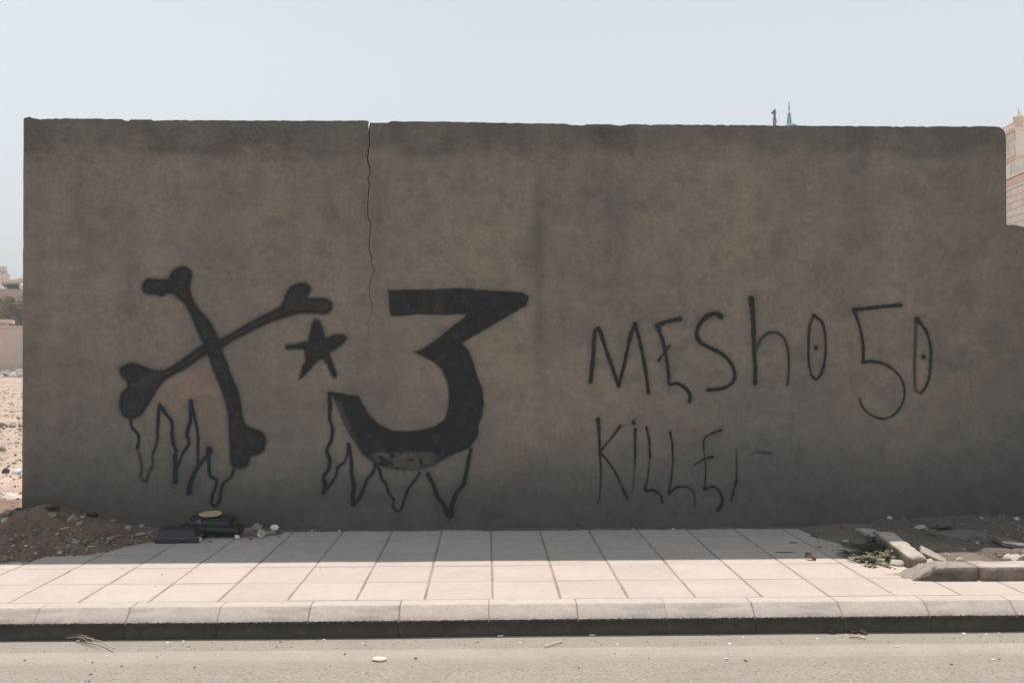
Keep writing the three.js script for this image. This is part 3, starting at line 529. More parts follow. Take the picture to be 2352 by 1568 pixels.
// loose soil spilt over the slabs in the corner before the bed
const spillX0 = SR(-250, 560).x;
const spillH = (x, z) => {
  const e = sst(x, lerp(2.46, 2.80, sst(z, 0.25, 1.25)) + 0.22 * (fbm(x * 1.2, z * 7, 4) - 0.5), 3.0) * (1 - sst(z - 0.22 * (fbm(x * 5 + 2, 3, 3) - 0.5), 1.12, 1.40));
  return -0.012 + 0.046 * Math.pow(e, 0.5) + 0.012 * (fbm(x * 24, z * 24, 3) - 0.5) * sst(e, 0.05, 0.5) - 0.01 * (1 - sst(e, 0, 0.1));
};
const spillM = mat(rgb(0.25, 0.195, 0.155), { map: sized(soilTex, 0.9, 0.9), bumpMap: sized(grainTex, 0.5, 0.5), bumpScale: 0.01, roughness: 1 });
struct(part('spilt_soil', surface(2.2, 3.6, 130, 1.5, 0.004, 110, spillH, 1), spillM));
{
  const border = thing('planter_kerb', 'weathered concrete kerb stones framing the rubble filled planting bed', 'kerb stones');
  const stone = (w, h, d, seed, m, x, y, z, rx, ry, rz, fn, label, dirt = h / 2 - 0.014) => { const o = part('kerb_stone', roughBox(w, h, d, 0.015, 0.012, 0.006, seed, fn, dirt), m, border); o.position.set(x, y, z); o.rotation.set(rx, ry, rz); return tag(o, label); };  // sides coloured darker and browner than the top band
  // slanting side: a far stone by the wall and a nearer, tilted one
  const a0 = SR(270, 150, 0.05), a1 = SR(470, 250, 0.05), b0 = SR(560, 235, 0.1), b1 = SR(1010, 470, 0.1);
  const along = (p, q) => Math.atan2(-(q.z - p.z), q.x - p.x);
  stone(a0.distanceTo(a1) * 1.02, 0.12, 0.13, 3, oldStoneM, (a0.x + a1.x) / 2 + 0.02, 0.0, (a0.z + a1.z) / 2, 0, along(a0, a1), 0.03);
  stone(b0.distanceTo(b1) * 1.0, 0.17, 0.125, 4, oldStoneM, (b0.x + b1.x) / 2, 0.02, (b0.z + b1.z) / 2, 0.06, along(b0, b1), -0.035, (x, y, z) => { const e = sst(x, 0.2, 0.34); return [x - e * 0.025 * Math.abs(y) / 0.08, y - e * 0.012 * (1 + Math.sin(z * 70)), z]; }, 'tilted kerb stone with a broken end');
  // front row: a broken stone, then whole ones out of the frame
  const f = SR(1775, 640, 0.085), wq = 0.155, zc = f.z - wq / 2, fx = f.x;
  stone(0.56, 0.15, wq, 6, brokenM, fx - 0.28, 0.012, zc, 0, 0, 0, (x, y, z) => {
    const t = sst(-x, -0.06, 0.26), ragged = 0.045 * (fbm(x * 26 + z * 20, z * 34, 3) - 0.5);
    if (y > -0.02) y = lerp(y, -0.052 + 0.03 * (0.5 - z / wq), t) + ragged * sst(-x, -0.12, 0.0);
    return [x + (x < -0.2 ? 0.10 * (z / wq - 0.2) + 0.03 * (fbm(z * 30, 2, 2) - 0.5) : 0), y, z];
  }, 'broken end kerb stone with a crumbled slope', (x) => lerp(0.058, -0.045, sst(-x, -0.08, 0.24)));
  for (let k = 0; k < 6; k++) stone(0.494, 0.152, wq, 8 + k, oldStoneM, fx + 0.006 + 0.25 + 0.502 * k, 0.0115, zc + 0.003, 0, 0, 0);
}
const rocks = (list, seed) => list.forEach(([x, y, z, sx, sy, sz, ry, v, m, name, label, cat, group]) => {
  const o = part(name ?? 'rubble_stone', ROCKS[v % 8], m); o.position.set(x, y, z); o.scale.set(sx, sy, sz); o.rotation.set(0.2 * Math.sin(v * 3), ry, 0.2 * Math.cos(v * 5)); tag(o, label, cat, group);
});
const bedStones = { label: 'small stone lying on the soil of the planting bed', group: 'stones on the planting bed' };
{
  const r = rngOf(91), L = [];
  const put = (px, py, h, s, m, flat, label, name = 'rubble_stone', cat = 'stone', group) => { const p = SR(px, py, h); L.push([p.x, soilHAt(p.x, p.z) + s * flat * 0.35, p.z, s, s * flat, s * (0.6 + 0.3 * r()), r() * 6, Math.floor(r() * 8), m, name, label, cat, group]); };
  const soilHAt = (x, z) => (x > bedX(z) - 0.05 ? Math.max(soilH(x, z), 0) : Math.max(spillH(x, z), 0));
  put(740, 580, 0.02, 0.055, paleM, 0.6, 'pale angular stone beside the broken kerb end, next to the weeds');
  put(850, 530, 0.03, 0.045, stoneMs[0], 0.6, 'brown crumbling lump between the weeds and the tilted kerb stone');
  put(1150, 580, 0.03, 0.055, mat(rgb(0.55, 0.40, 0.29), { flatShading: true }), 0.65, 'orange tan stone in the gap between the two broken kerb stones');
  put(1235, 585, 0.03, 0.032, paleM, 0.8, 'white stone at the right of the orange tan stone in the kerb gap');
  put(2165, 480, 0.08, 0.045, paleM, 0.85, 'larger rounded pale stone just behind the front kerb row');
  put(2260, 500, 0.08, 0.055, paleM, 0.6, 'wide pale stone to the right of the rounded one behind the kerb row');
  put(1370, 450, 0.06, 0.022, paleM, 0.8, 'small pointed pale stone at the shadow edge of the planting bed');
  put(1530, 490, 0.06, 0.034, stoneMs[2], 0.6, 'flat pale stone at the shadow edge behind the kerb joint');
  put(1160, 380, 0.06, 0.06, stoneMs[3], 0.4, 'dark flat stone on the shaded soil behind the tilted kerb stone');
  put(1030, 165, 0.05, 0.045, stoneMs[2], 0.4, 'grey flat stone close to the wall in the planting bed');
  put(75, 305, 0.02, 0.045, stoneMs[2], 0.4, 'grey flat stone on spilt soil left of the kerb stones');
  put(640, 105, 0.02, 0.025, paleM, 0.6, 'small pale stone at the foot of the wall left of the bed');
  put(2270, 100, 0.08, 0.03, paleM, 0.6, 'pale stone against the wall at the right frame edge');
  for (let i = 0; i < 70; i++) { const x = 3.4 + 1.6 * r(), z = 0.1 + 1.3 * r(), s = 0.008 + 0.022 * r() * r(); L.push([x, soilH(x, z) + s * 0.2, z, s, s * 0.6, s * 0.9, r() * 6, i, stoneMs[Math.floor(r() * 5)], 'pebble', bedStones.label, 'stone', bedStones.group]); }
  for (let i = 0; i < 26; i++) { const x = 3.45 + 1.4 * r(), z = 1.18 + 0.24 * r(), s = 0.008 + 0.018 * r(); L.push([x, soilH(x, z) + s * 0.2, z, s, s * 0.6, s * 0.9, r() * 6, i, [paleM, stoneMs[2], stoneMs[0]][i % 3], 'pebble', 'small pale stone in the sun behind the front kerb row', 'stone', 'sunlit stones behind the front kerb row']); }
  rocks(L);
  const fragM = mat(rgb(0.21, 0.175, 0.15), { map: sized(oldStoneTex, 0.5, 0.5) }), palefragM = mat(rgb(0.42, 0.355, 0.305), { map: sized(oldStoneTex, 0.5, 0.5) });
  // thin paving fragments lying on the soil
  const frag = (px, py, h, w, d, t, ry, rx, rz, m, label) => { const p = SR(px, py, h); const o = part('paving_fragment', roughBox(w, t, d, 0.02, 0.004, 0.006, px, (x, y, z) => [x + z * 0.35, y, z * (1 - 0.5 * sst(x, 0, w / 2))]), m); o.position.set(p.x, soilHAt(p.x, p.z) + t * 0.5, p.z); o.rotation.set(rx, ry, rz); tag(o, label, 'paving fragment'); };
  frag(1560, 190, 0.09, 0.30, 0.30, 0.025, 0.3, 0.10, 0.02, fragM, 'broken paving slab fragment lying on shaded soil close to the wall');
  frag(2190, 330, 0.09, 0.17, 0.16, 0.03, -0.4, 0.06, -0.1, fragM, 'small grey slab fragment in the shade near the right frame edge');
  frag(1210, 465, 0.06, 0.19, 0.10, 0.022, -0.75, 0.15, -0.25, palefragM, 'pale slab fragment tilted over a dark hollow behind the broken kerb');
}
{
  const c = new Map(); const r = rngOf(14), base = rockGeo(9, 1);
  const mk = (n, seed, place, label, lift = 1) => {
    const rr = rngOf(seed), im = new THREE.InstancedMesh(base, mat(rgb(1, 1, 1), { flatShading: true }), n), M = new THREE.Matrix4(), q = new THREE.Quaternion(), e = new THREE.Euler(), col = new THREE.Color();
    for (let i = 0; i < n; i++) {
      const [x, y, z, s] = place(rr); q.setFromEuler(e.set(rr() * 6, rr() * 6, rr() * 6));
      M.compose(new THREE.Vector3(x, y, z), q, new THREE.Vector3(s, s * (0.5 + 0.4 * rr()), s * (0.7 + 0.5 * rr()))); im.setMatrixAt(i, M);
      const k = rr(), b = (0.09 + 0.20 * rr() * (k > 0.975 ? 2.0 : 1)) * lift; im.setColorAt(i, col.setRGB(b, b * (0.84 + 0.1 * k), b * (0.72 + 0.2 * k)));
    }
    im.name = numbered('gravel'); im.castShadow = im.receiveShadow = true; scene.add(im); tag(im, label, 'gravel', null, 'stuff');
  };
  mk(3600, 3, (q) => { let x, z, t; do { x = -5.2 + 3.6 * q(); z = 1.25 * q(); t = z / interp(edgeT, x); } while (t > 1.03 || q() > 0.05 + 0.95 * sst(t + 0.25 * (fbm(x * 3, z * 5, 2) - 0.5), 0.35, 0.75)); const s = 0.003 + 0.011 * Math.pow(q(), 3); return [x, Math.max(moundY(x, z), 0) + s * 0.25, z, s]; }, 'fine gravel and grit scattered over the lower dirt mound');
  mk(1500, 4, (q) => { const x = 3.2 + 2 * q(), z = 1.45 * q(), s = 0.003 + 0.008 * Math.pow(q(), 3); return [x, soilH(x, z) + s * 0.2, z, s]; }, 'grit and crumbs on the soil of the planting bed');
  mk(700, 5, (q) => { const x = 2.5 + 0.85 * q(), z = 1.4 * q(), s = 0.002 + 0.007 * Math.pow(q(), 3); return [x, Math.max(spillH(x, z), 0.0005) + s * 0.2, z, s]; }, 'grit and crumbs on spilt soil beside the planting bed');
  mk(420, 6, (q) => { const x = -4.4 + 8.8 * q(), z = q() < 0.4 ? 0.008 + 0.05 * q() : 0.05 + 1.9 * q() * q(), s = 0.002 + 0.003 * q(); return [x, s * 0.4 + 0.001, z, s]; }, 'sparse grit on the pale paving slabs');
  mk(900, 7, (q) => { const x = -4 + 8 * q(), z = 2.17 + (q() < 0.55 ? 0.16 * q() : 1.1 * q()), s = 0.0016 + 0.0035 * q() * q(); return [x, -0.155 + s * 0.4, z, s]; }, 'fine grit on the road along the kerb', 1.3);
  mk(9000, 8, (q) => { const x = -3.6 - 14 * q(), z = -0.1 - 40 * q() * q(), s = (0.006 + 0.02 * Math.pow(q(), 3)) * (1 + 0.03 * -z); return [x, lotY(x, z) + s * 0.2, z, s]; }, 'gravel scattered across the sunlit sandy lot', 1.6);
}
// ---------------------------------------------------------------- stones and litter on the dirt mound
const SL = (x, y, h = 0) => G((x / 3.675) * 0.5935, (1940 + y / 3.675) * 0.5935, h);
function onMound(px, py) { let h = 0.05, p; for (let k = 0; k < 14; k++) { p = SL(px, py, h); h = lerp(h, Math.max(0, moundY(p.x, p.z)), 0.6); } return p; }
{
  const r = rngOf(33);
  const darkStones = [[0.20, 0.16, 0.135], [0.16, 0.115, 0.09], [0.28, 0.24, 0.21], [0.12, 0.095, 0.08], [0.19, 0.16, 0.145]].map((c) => mat(rgb(...c), { flatShading: true, roughness: 1 }));
  const put = (px, py, w, hgt, d, m, label, name = 'rubble_stone', ry = r() * 6, cat = 'stone', group) => { const p = onMound(px, py), o = part(name, ROCKS[Math.floor(r() * 8)], m); o.position.set(p.x, p.y + hgt * 0.25, p.z); o.scale.set(w, hgt, d); o.rotation.set(0.15, ry, (r() - 0.5) * 0.4); tag(o, label, cat, group); };
  const block = (px, py, w, h, d, rz, ry, label, m = stoneMs[2]) => { const p = onMound(px, py), o = part('rubble_block', roughBox(w, h, d, 0.012, 0.006, 0.004, px), m); o.position.set(p.x, p.y + h * 0.3, p.z); o.rotation.set(0.5, ry, rz); tag(o, label, 'stone'); };
  const blockM = mat(rgb(0.40, 0.35, 0.31), { map: sized(oldStoneTex, 0.3, 0.3) });
  block(1025, 290, 0.060, 0.05, 0.045, 0.55, 0.3, 'largest grey broken block on the dirt mound, tilted near the wall', blockM);
  block(1120, 335, 0.045, 0.025, 0.035, 0.05, 0.2, 'flat brownish block just right of the largest tilted block', stoneMs[0]);
  block(1215, 185, 0.045, 0.018, 0.05, 0.12, 0.5, 'flat grey shard leaning by the wall above the tilted block', blockM);
  block(1165, 228, 0.04, 0.012, 0.03, 0.1, -0.4, 'thin grey chip beside the flat grey shard on the mound', stoneMs[2]);
  put(1620, 285, 0.048, 0.03, 0.035, stoneMs[1], 'reddish brown stone on dirt close to the wall, left of the black trays');
  put(715, 210, 0.042, 0.025, 0.035, stoneMs[1], 'tan stone half buried under the mound crest');
  put(2180, 355, 0.030, 0.022, 0.022, whiteM, 'white crumpled lump on dirt right beside the black trays', 'litter_scrap', 1, 'litter');
  put(2010, 360, 0.028, 0.02, 0.02, stoneMs[0], 'grey stone at the foot of the wall left of the white lump');
  put(1560, 540, 0.058, 0.022, 0.03, stoneMs[1], 'long brown clod in the middle of the lower mound');
  put(1810, 385, 0.045, 0.02, 0.03, stoneMs[0], 'grey brown clod left of the black trays');
  put(2010, 475, 0.05, 0.014, 0.03, stoneMs[4], 'flat grey shard on the mound edge by the black trays');
  put(90, 175, 0.036, 0.028, 0.03, stoneMs[0], 'brown stone at the left frame edge on the mound crest');
  put(45, 290, 0.026, 0.02, 0.03, stoneMs[2], 'pale stone low at the left frame edge on the mound');
  put(840, 735, 0.022, 0.016, 0.02, stoneMs[2], 'square grey chip at the dirt edge near the slabs');
  const bone = (x0, y0, x1, y1, t, label) => { const a = onMound(x0, y0), b = onMound(x1, y1), n = a.distanceTo(b), m = a.clone().add(b).multiplyScalar(0.5); const o = part('wood_splinter', roughBox(n, t, t * 1.3, 0.008, 0.003, 0.0025, x0, (x, y, z) => [x, y + 0.12 * t * Math.sin(x * 60), z * (0.8 + 0.4 * Math.abs(x) / n)]), mat(rgb(0.62, 0.56, 0.49))); o.position.set(m.x, m.y + t * 0.6, m.z); o.rotation.set(0, Math.atan2(-(b.z - a.z), b.x - a.x), Math.asin(clamp((b.y - a.y) / n, -1, 1))); tag(o, label, 'splinter'); };
  bone(850, 403, 962, 382, 0.010, 'short pale splinter on the mound below the tilted block');
  bone(968, 585, 1190, 602, 0.010, 'longest pale splinter lying across the lower mound');
  bone(1232, 655, 1332, 647, 0.009, 'pale flat splinter near the slab edge, right of the longest one');
  bone(0, 245, 120, 243, 0.006, 'thin pale stick on the mound at the left frame edge');
  for (let i = 0; i < 95; i++) {
    const px = 20 + 2150 * r(), lo = interp([[0, 840], [450, 820], [900, 760], [1300, 730], [1700, 640], [2200, 570]], px), hi = interp([[0, 250], [700, 250], [1200, 330], [2200, 380]], px), py = lo - (lo - hi) * 0.75 * Math.pow(r(), 1.8);
    const s = 0.007 + 0.017 * r() * r(); put(px, py, s * 1.3, s * 0.7, s, darkStones[Math.floor(r() * 5)], 'small stone among the rubble on the shaded dirt mound', 'rubble_stone', r() * 6, 'stone', 'small rubble stones on the dirt mound');
  }
  for (let i = 0; i < 11; i++) { const px = 20 + 2100 * r(), lo = interp([[0, 820], [900, 740], [2200, 560]], px); put(px, lo - 330 * r(), 0.008 + 0.007 * r(), 0.004, 0.007, whiteM, 'tiny white scrap among the rubble on the dirt mound', 'litter_scrap', r() * 6, 'litter', 'tiny white scraps on the dirt mound'); }
  // dark scrap of rag near the wall
  const p = onMound(1260, 215), o = part('rag', roughBox(0.09, 0.015, 0.05, 0.012, 0.005, 0.012, 7, (x, y, z) => [x, y + 0.01 * Math.sin(x * 70) - 0.25 * x, z]), blackDullM); o.position.set(p.x + 0.02, p.y + 0.012, p.z - 0.02); tag(o, 'dark crumpled rag at the wall behind the flat grey shard', 'rag');
}
// ---------------------------------------------------------------- black plastic trays, flat bread and litter beside the mound
const ST = (x, y, h = 0) => G((500 + x / 3.618) * 0.5935, (1950 + y / 3.618) * 0.5935, h);
const wallAt = (x, y, z) => W((500 + x / 3.618) * 0.5935, (1950 + y / 3.618) * 0.5935, z);
{
  const frustum = (w0, d0, w1, d1, h, y0, bev = 0.006, ox = 0) => {         // tapered box with rounded corners
    const s = new THREE.Shape(), r = 0.018; const W2 = w0 / 2, D2 = d0 / 2;
    s.moveTo(-W2 + r, -D2); s.lineTo(W2 - r, -D2); s.quadraticCurveTo(W2, -D2, W2, -D2 + r); s.lineTo(W2, D2 - r); s.quadraticCurveTo(W2, D2, W2 - r, D2); s.lineTo(-W2 + r, D2); s.quadraticCurveTo(-W2, D2, -W2, D2 - r); s.lineTo(-W2, -D2 + r); s.quadraticCurveTo(-W2, -D2, -W2 + r, -D2);
    const g = new THREE.ExtrudeGeometry(s, { depth: h - 2 * bev, bevelEnabled: true, bevelSize: bev * 0.8, bevelThickness: bev, bevelSegments: 2, curveSegments: 4, steps: 3 });
    g.rotateX(-Math.PI / 2); g.translate(0, y0 + bev, 0);
    const p = g.attributes.position; for (let i = 0; i < p.count; i++) { const t = clamp((p.getY(i) - y0) / h); p.setX(i, p.getX(i) * lerp(1, w1 / w0, t) + ox * t); p.setZ(i, p.getZ(i) * lerp(1, d1 / d0, t)); }
    g.deleteAttribute('normal'); return toCreasedNormals(g, 0.7);
  };
  // lower tray, upside down on the slabs
  const f0 = ST(360, 545), f1 = ST(940, 555), w = f0.distanceTo(f1), c = f0.clone().add(f1).multiplyScalar(0.5);
  const tray = thing('plastic_tray', 'black plastic tray lying upside down on the slabs at the dirt edge', 'tray', null, new THREE.Vector3(c.x, 0.001, c.z - 0.11)); tray.rotation.y = 0.02;
  part('rim', frustum(w, 0.22, w * 0.985, 0.21, 0.034, 0, 0.003), blackM, tray);
  part('lip', frustum(w * 1.0, 0.222, w * 1.0, 0.222, 0.005, 0.0345, 0.002), mat(rgb(0.14, 0.15, 0.16), { roughness: 0.35 }), tray);  // lip lightened to paint a highlight along the tray edge
  part('body', frustum(w * 0.93, 0.195, w * 0.80, 0.15, 0.054, 0.04, 0.006, -0.02), blackDullM, tray);
  part('clear_flange', placed(new THREE.CylinderGeometry(0.016, 0.018, 0.004, 20), w / 2 + 0.008, 0.024, 0.09, Math.PI / 2 - 0.2, 0, 0.2), new THREE.MeshPhysicalMaterial({ color: rgb(0.8, 0.84, 0.86), roughness: 0.3, transmission: 0.6, thickness: 0, side: THREE.DoubleSide }), tray);
  // long flat lid resting on the tray and on rubbish, and the box upon it
  const l0 = wallAt(690, 375, 0.28), l1 = wallAt(1530, 408, 0.28), lw = l0.distanceTo(l1), lc = l0.clone().add(l1).multiplyScalar(0.5);
  const lid = thing('plastic_slab', 'long flat black plastic slab propped across the tray and litter', 'plastic slab', null, new THREE.Vector3(lc.x, lc.y, 0.20)); lid.rotation.z = Math.atan2(l1.y - l0.y, l1.x - l0.x);
  part('panel', frustum(lw, 0.16, lw * 0.985, 0.15, 0.036, 0, 0.003), blackM, lid);
  part('ridge', box(lw * 0.9, 0.004, 0.012, 0, 0.038, 0.03), blackDullM, lid);
  const bx0 = wallAt(790, 300, 0.22), bx1 = wallAt(1400, 325, 0.22), bw = bx0.distanceTo(bx1), bc = bx0.clone().add(bx1).multiplyScalar(0.5);
  const bxo = thing('plastic_box', 'black plastic box with slanted left side stacked on the flat slab', 'box', null, new THREE.Vector3(bc.x, bc.y + 0.001, 0.15)); bxo.rotation.z = -0.03;
  part('body', frustum(bw, 0.13, bw * 0.9, 0.11, 0.048, 0.001, 0.003, 0.012), blackM, bxo);
  part('rim', frustum(bw * 0.97, 0.135, bw * 0.97, 0.135, 0.010, 0.050, 0.002, 0.0), blackDullM, bxo).position.x = 0.012;
  part('post', box(0.016, 0.055, 0.02, bw / 2 + 0.006, 0.052, 0.0, 0, 0, 0.05), blackM, bxo);
  part('hinge', box(0.05, 0.012, 0.012, -bw / 2 + 0.08, 0.066, -0.05), blackM, bxo);
  const disc0 = wallAt(970, 260, 0.222); const knob = part('cap', placed(new THREE.SphereGeometry(0.0165, 18, 10, 0, Math.PI * 2, 0, Math.PI / 2), 0, 0, 0, Math.PI / 2, 0, 0), mat(rgb(0.16, 0.165, 0.165), { roughness: 0.4 }), bxo); knob.scale.set(1, 0.95, 0.4); knob.position.set(disc0.x - bc.x, disc0.y - bc.y, 0.066);
  // dry flat bread
  const bread = wallAt(1135, 185, 0.14), pr = []; for (let k = 0; k <= 16; k++) { const t = k / 16; pr.push(new THREE.Vector2(Math.max(0.0005, 0.088 * Math.sin(t * Math.PI / 2)), 0.009 * Math.cos(t * Math.PI / 2) - (t < 0.75 ? 0.004 * (1 - t) : 0))); }
  const bg = mergeGeometries([new THREE.LatheGeometry(pr, 48), placed(new THREE.LatheGeometry(pr.map((q) => new THREE.Vector2(q.x, -q.y * 0.8)), 48))]), bp = bg.attributes.position;
  for (let i = 0; i < bp.count; i++) { const x = bp.getX(i), z = bp.getZ(i), k = 1 + 0.06 * (fbm(Math.atan2(z, x) * 3 + 9, 2, 3) - 0.5); bp.setXYZ(i, x * k, bp.getY(i) + 0.006 * (fbm(x * 40 + 5, z * 40, 3) - 0.5) + 0.02 * x * x / 0.09, z * k); } bg.computeVertexNormals();
  const breadTex = tex(256, 256, true, (u, v, o) => { const a = fbm(u * 9, v * 9, 4, 9), s = sst(a, 0.55, 0.72); o[0] = lerp(0.56, 0.36, s); o[1] = lerp(0.42, 0.23, s); o[2] = lerp(0.27, 0.13, s); });
  const b = part('flat_bread', bg, mat(rgb(1, 1, 1), { map: sized(breadTex, 0.6, 0.6), roughness: 0.9 })); b.position.set(bread.x, bc.y + 0.082, 0.14); b.rotation.set(0.10, 0.4, -0.02); tag(b, 'round tan flat bread lying on top of the black plastic box', 'bread');
  // crumpled film, cups and scraps to the right
  const filmM = new THREE.MeshPhysicalMaterial({ color: rgb(0.80, 0.76, 0.73), roughness: 0.2, transmission: 0.85, thickness: 0, side: THREE.DoubleSide });
  const crumple = (s, seed) => { const src = new THREE.IcosahedronGeometry(1, 5); src.deleteAttribute('uv'); src.deleteAttribute('normal'); const g = mergeVertices(src), p = g.attributes.position; for (let i = 0; i < p.count; i++) { const x = p.getX(i), y = p.getY(i), z = p.getZ(i), k = 0.72 + 0.75 * Math.abs(fbm(x * 2.4 + seed, y * 2.4 + z * 2.1, 3) - 0.5) * 2 - 0.25 * Math.abs(fbm(x * 6 + z * 5, y * 6 + seed, 2) - 0.5); p.setXYZ(i, x * k * s, Math.max(-0.3, y * k) * s, z * k * s); } const f = g.toNonIndexed(); f.computeVertexNormals(); return f; };
  const bagAt = (x, y, z, s, sy, seed, label, m = filmM) => { const q = wallAt(x, y, z), o = part('plastic_bag', crumple(s, seed), m); o.position.set(q.x, Math.max(q.y, s * 0.3 * sy), z); o.scale.set(1, sy, 0.8); tag(o, label, 'plastic bag'); };
  bagAt(1650, 400, 0.16, 0.052, 0.8, 3, 'clear crumpled plastic film between the black slab end and the white cup');
  bagAt(1780, 340, 0.12, 0.042, 0.9, 8, 'brownish clear plastic film standing behind the white cup', new THREE.MeshPhysicalMaterial({ color: rgb(0.66, 0.57, 0.48), roughness: 0.3, transmission: 0.65, thickness: 0, side: THREE.DoubleSide }));
  bagAt(1985, 405, 0.14, 0.04, 0.5, 12, 'tan wrinkled wrapper lying right of the white cup', new THREE.MeshPhysicalMaterial({ color: rgb(0.38, 0.31, 0.23), roughness: 0.5, transmission: 0.2, thickness: 0, side: THREE.DoubleSide }));
  bagAt(1100, 430, 0.16, 0.035, 0.6, 15, 'grey film stuffed under the propped black slab');
  const cupGeo = (r0, r1, h) => new THREE.LatheGeometry([[0.0005, 0], [r0, 0], [r1, h], [r1 + 0.002, h], [r1 + 0.001, h + 0.0015], [r1 - 0.0015, h], [r0 - 0.001, 0.002], [0.0005, 0.002]].map((q) => new THREE.Vector2(...q)), 28);
  const cq = wallAt(1875, 415, 0.22), cup = part('paper_cup', cupGeo(0.021, 0.027, 0.05), whiteM); cup.position.set(cq.x, 0.028, 0.22); cup.rotation.set(1.35, 0.2, 0.15); tag(cup, 'white squashed paper cup lying among plastic film by the wall', 'cup');
  const bq = wallAt(2030, 338, 0.09), bowl = part('foam_bowl', cupGeo(0.018, 0.031, 0.024), whiteM); bowl.position.set(bq.x, Math.max(0.012, bq.y - 0.012), 0.09); bowl.rotation.set(0.5, 0, -0.15); tag(bowl, 'white foam bowl tipped against the wall beyond the film', 'bowl');
  const gq = wallAt(1470, 315, 0.15), gc = part('clear_cup', cupGeo(0.018, 0.022, 0.045), filmM); gc.position.set(gq.x, gq.y, 0.15); gc.rotation.set(1.2, 0.3, 0); tag(gc, 'clear plastic cup lying on the right end of the black slab', 'cup');
  const wq = wallAt(1505, 430, 0.30), wl = part('paper_ball', crumple(0.02, 22), whiteM); wl.position.set(wq.x, 0.014, 0.30); tag(wl, 'white paper ball under the right end of the black slab', 'paper');
  const r = rngOf(51), scrap = (x, y, s, m, label, name = 'litter_scrap') => { const q = ST(x, y), o = part(name, ROCKS[Math.floor(r() * 8)], m); o.position.set(q.x, s * 0.3, q.z); o.scale.set(s, s * 0.4, s * 0.7); o.rotation.y = r() * 6; tag(o, label, 'litter'); };
  scrap(1020, 570, 0.014, paleM, 'pale chip on the slab in front of the tray corner');
  scrap(525, 545, 0.014, stoneMs[0], 'pinkish chip against the front of the black tray');
  scrap(2095, 462, 0.016, stoneMs[3], 'dark clod on the slab right of the white cup');
  scrap(1700, 490, 0.030, stoneMs[3], 'dark smear of soil on the slab below the plastic film');
  scrap(1130, 528, 0.022, stoneMs[3], 'dark crumb of soil on the paving under the propped plastic');
  const smear = (x, y, w, d, label) => { const q = G((3019 + x / 2.4915) * 0.5935, (1935 + y / 2.4915) * 0.5935), o = part('mud_smear', roughBox(w, 0.003, d, 0.006, 0.0012, 0.002, x, (a, b, c) => { const k = 0.75 + 0.6 * (fbm(Math.atan2(c, a) * 2.5 + x, 3, 3) - 0.3), f = Math.sqrt(Math.max(0.02, 1 - Math.pow(2 * a / w, 2))); return [a, b * 0.6, c * f * k]; }), mat(rgb(0.085, 0.07, 0.055))); o.position.set(q.x, 0.0028, q.z); tag(o, label, 'mud'); };
  smear(45, 505, 0.14, 0.035, 'dark mud smear on shaded slabs left of the dead leaves'); smear(275, 514, 0.05, 0.03, 'small dark mud smear just behind the curled dead leaf'); smear(130, 412, 0.07, 0.04, 'faint mud smear on shaded slabs nearer the wall'); smear(385, 455, 0.035, 0.03, 'dark crumb of mud on the slab joint right of the dead leaves');
  // heap of earth the rubbish sits in
  const hx0 = ST(980, 500).x, hx1 = ST(2150, 460).x;
  struct(part('earth_heap', surface(hx0, hx1, 70, 0.36, 0.003, 26, (x, z) => { const t = (x - hx0) / (hx1 - hx0), e = Math.sin(Math.PI * clamp(t)) * (1 - sst(z, 0.10, 0.34 - 0.12 * t + 0.08 * (fbm(x * 9, 2, 3) - 0.5))); return -0.012 + 0.05 * Math.pow(Math.max(e, 0), 0.8) + 0.012 * (fbm(x * 30, z * 30, 3) - 0.5) * e; }, 1), soilM));
}
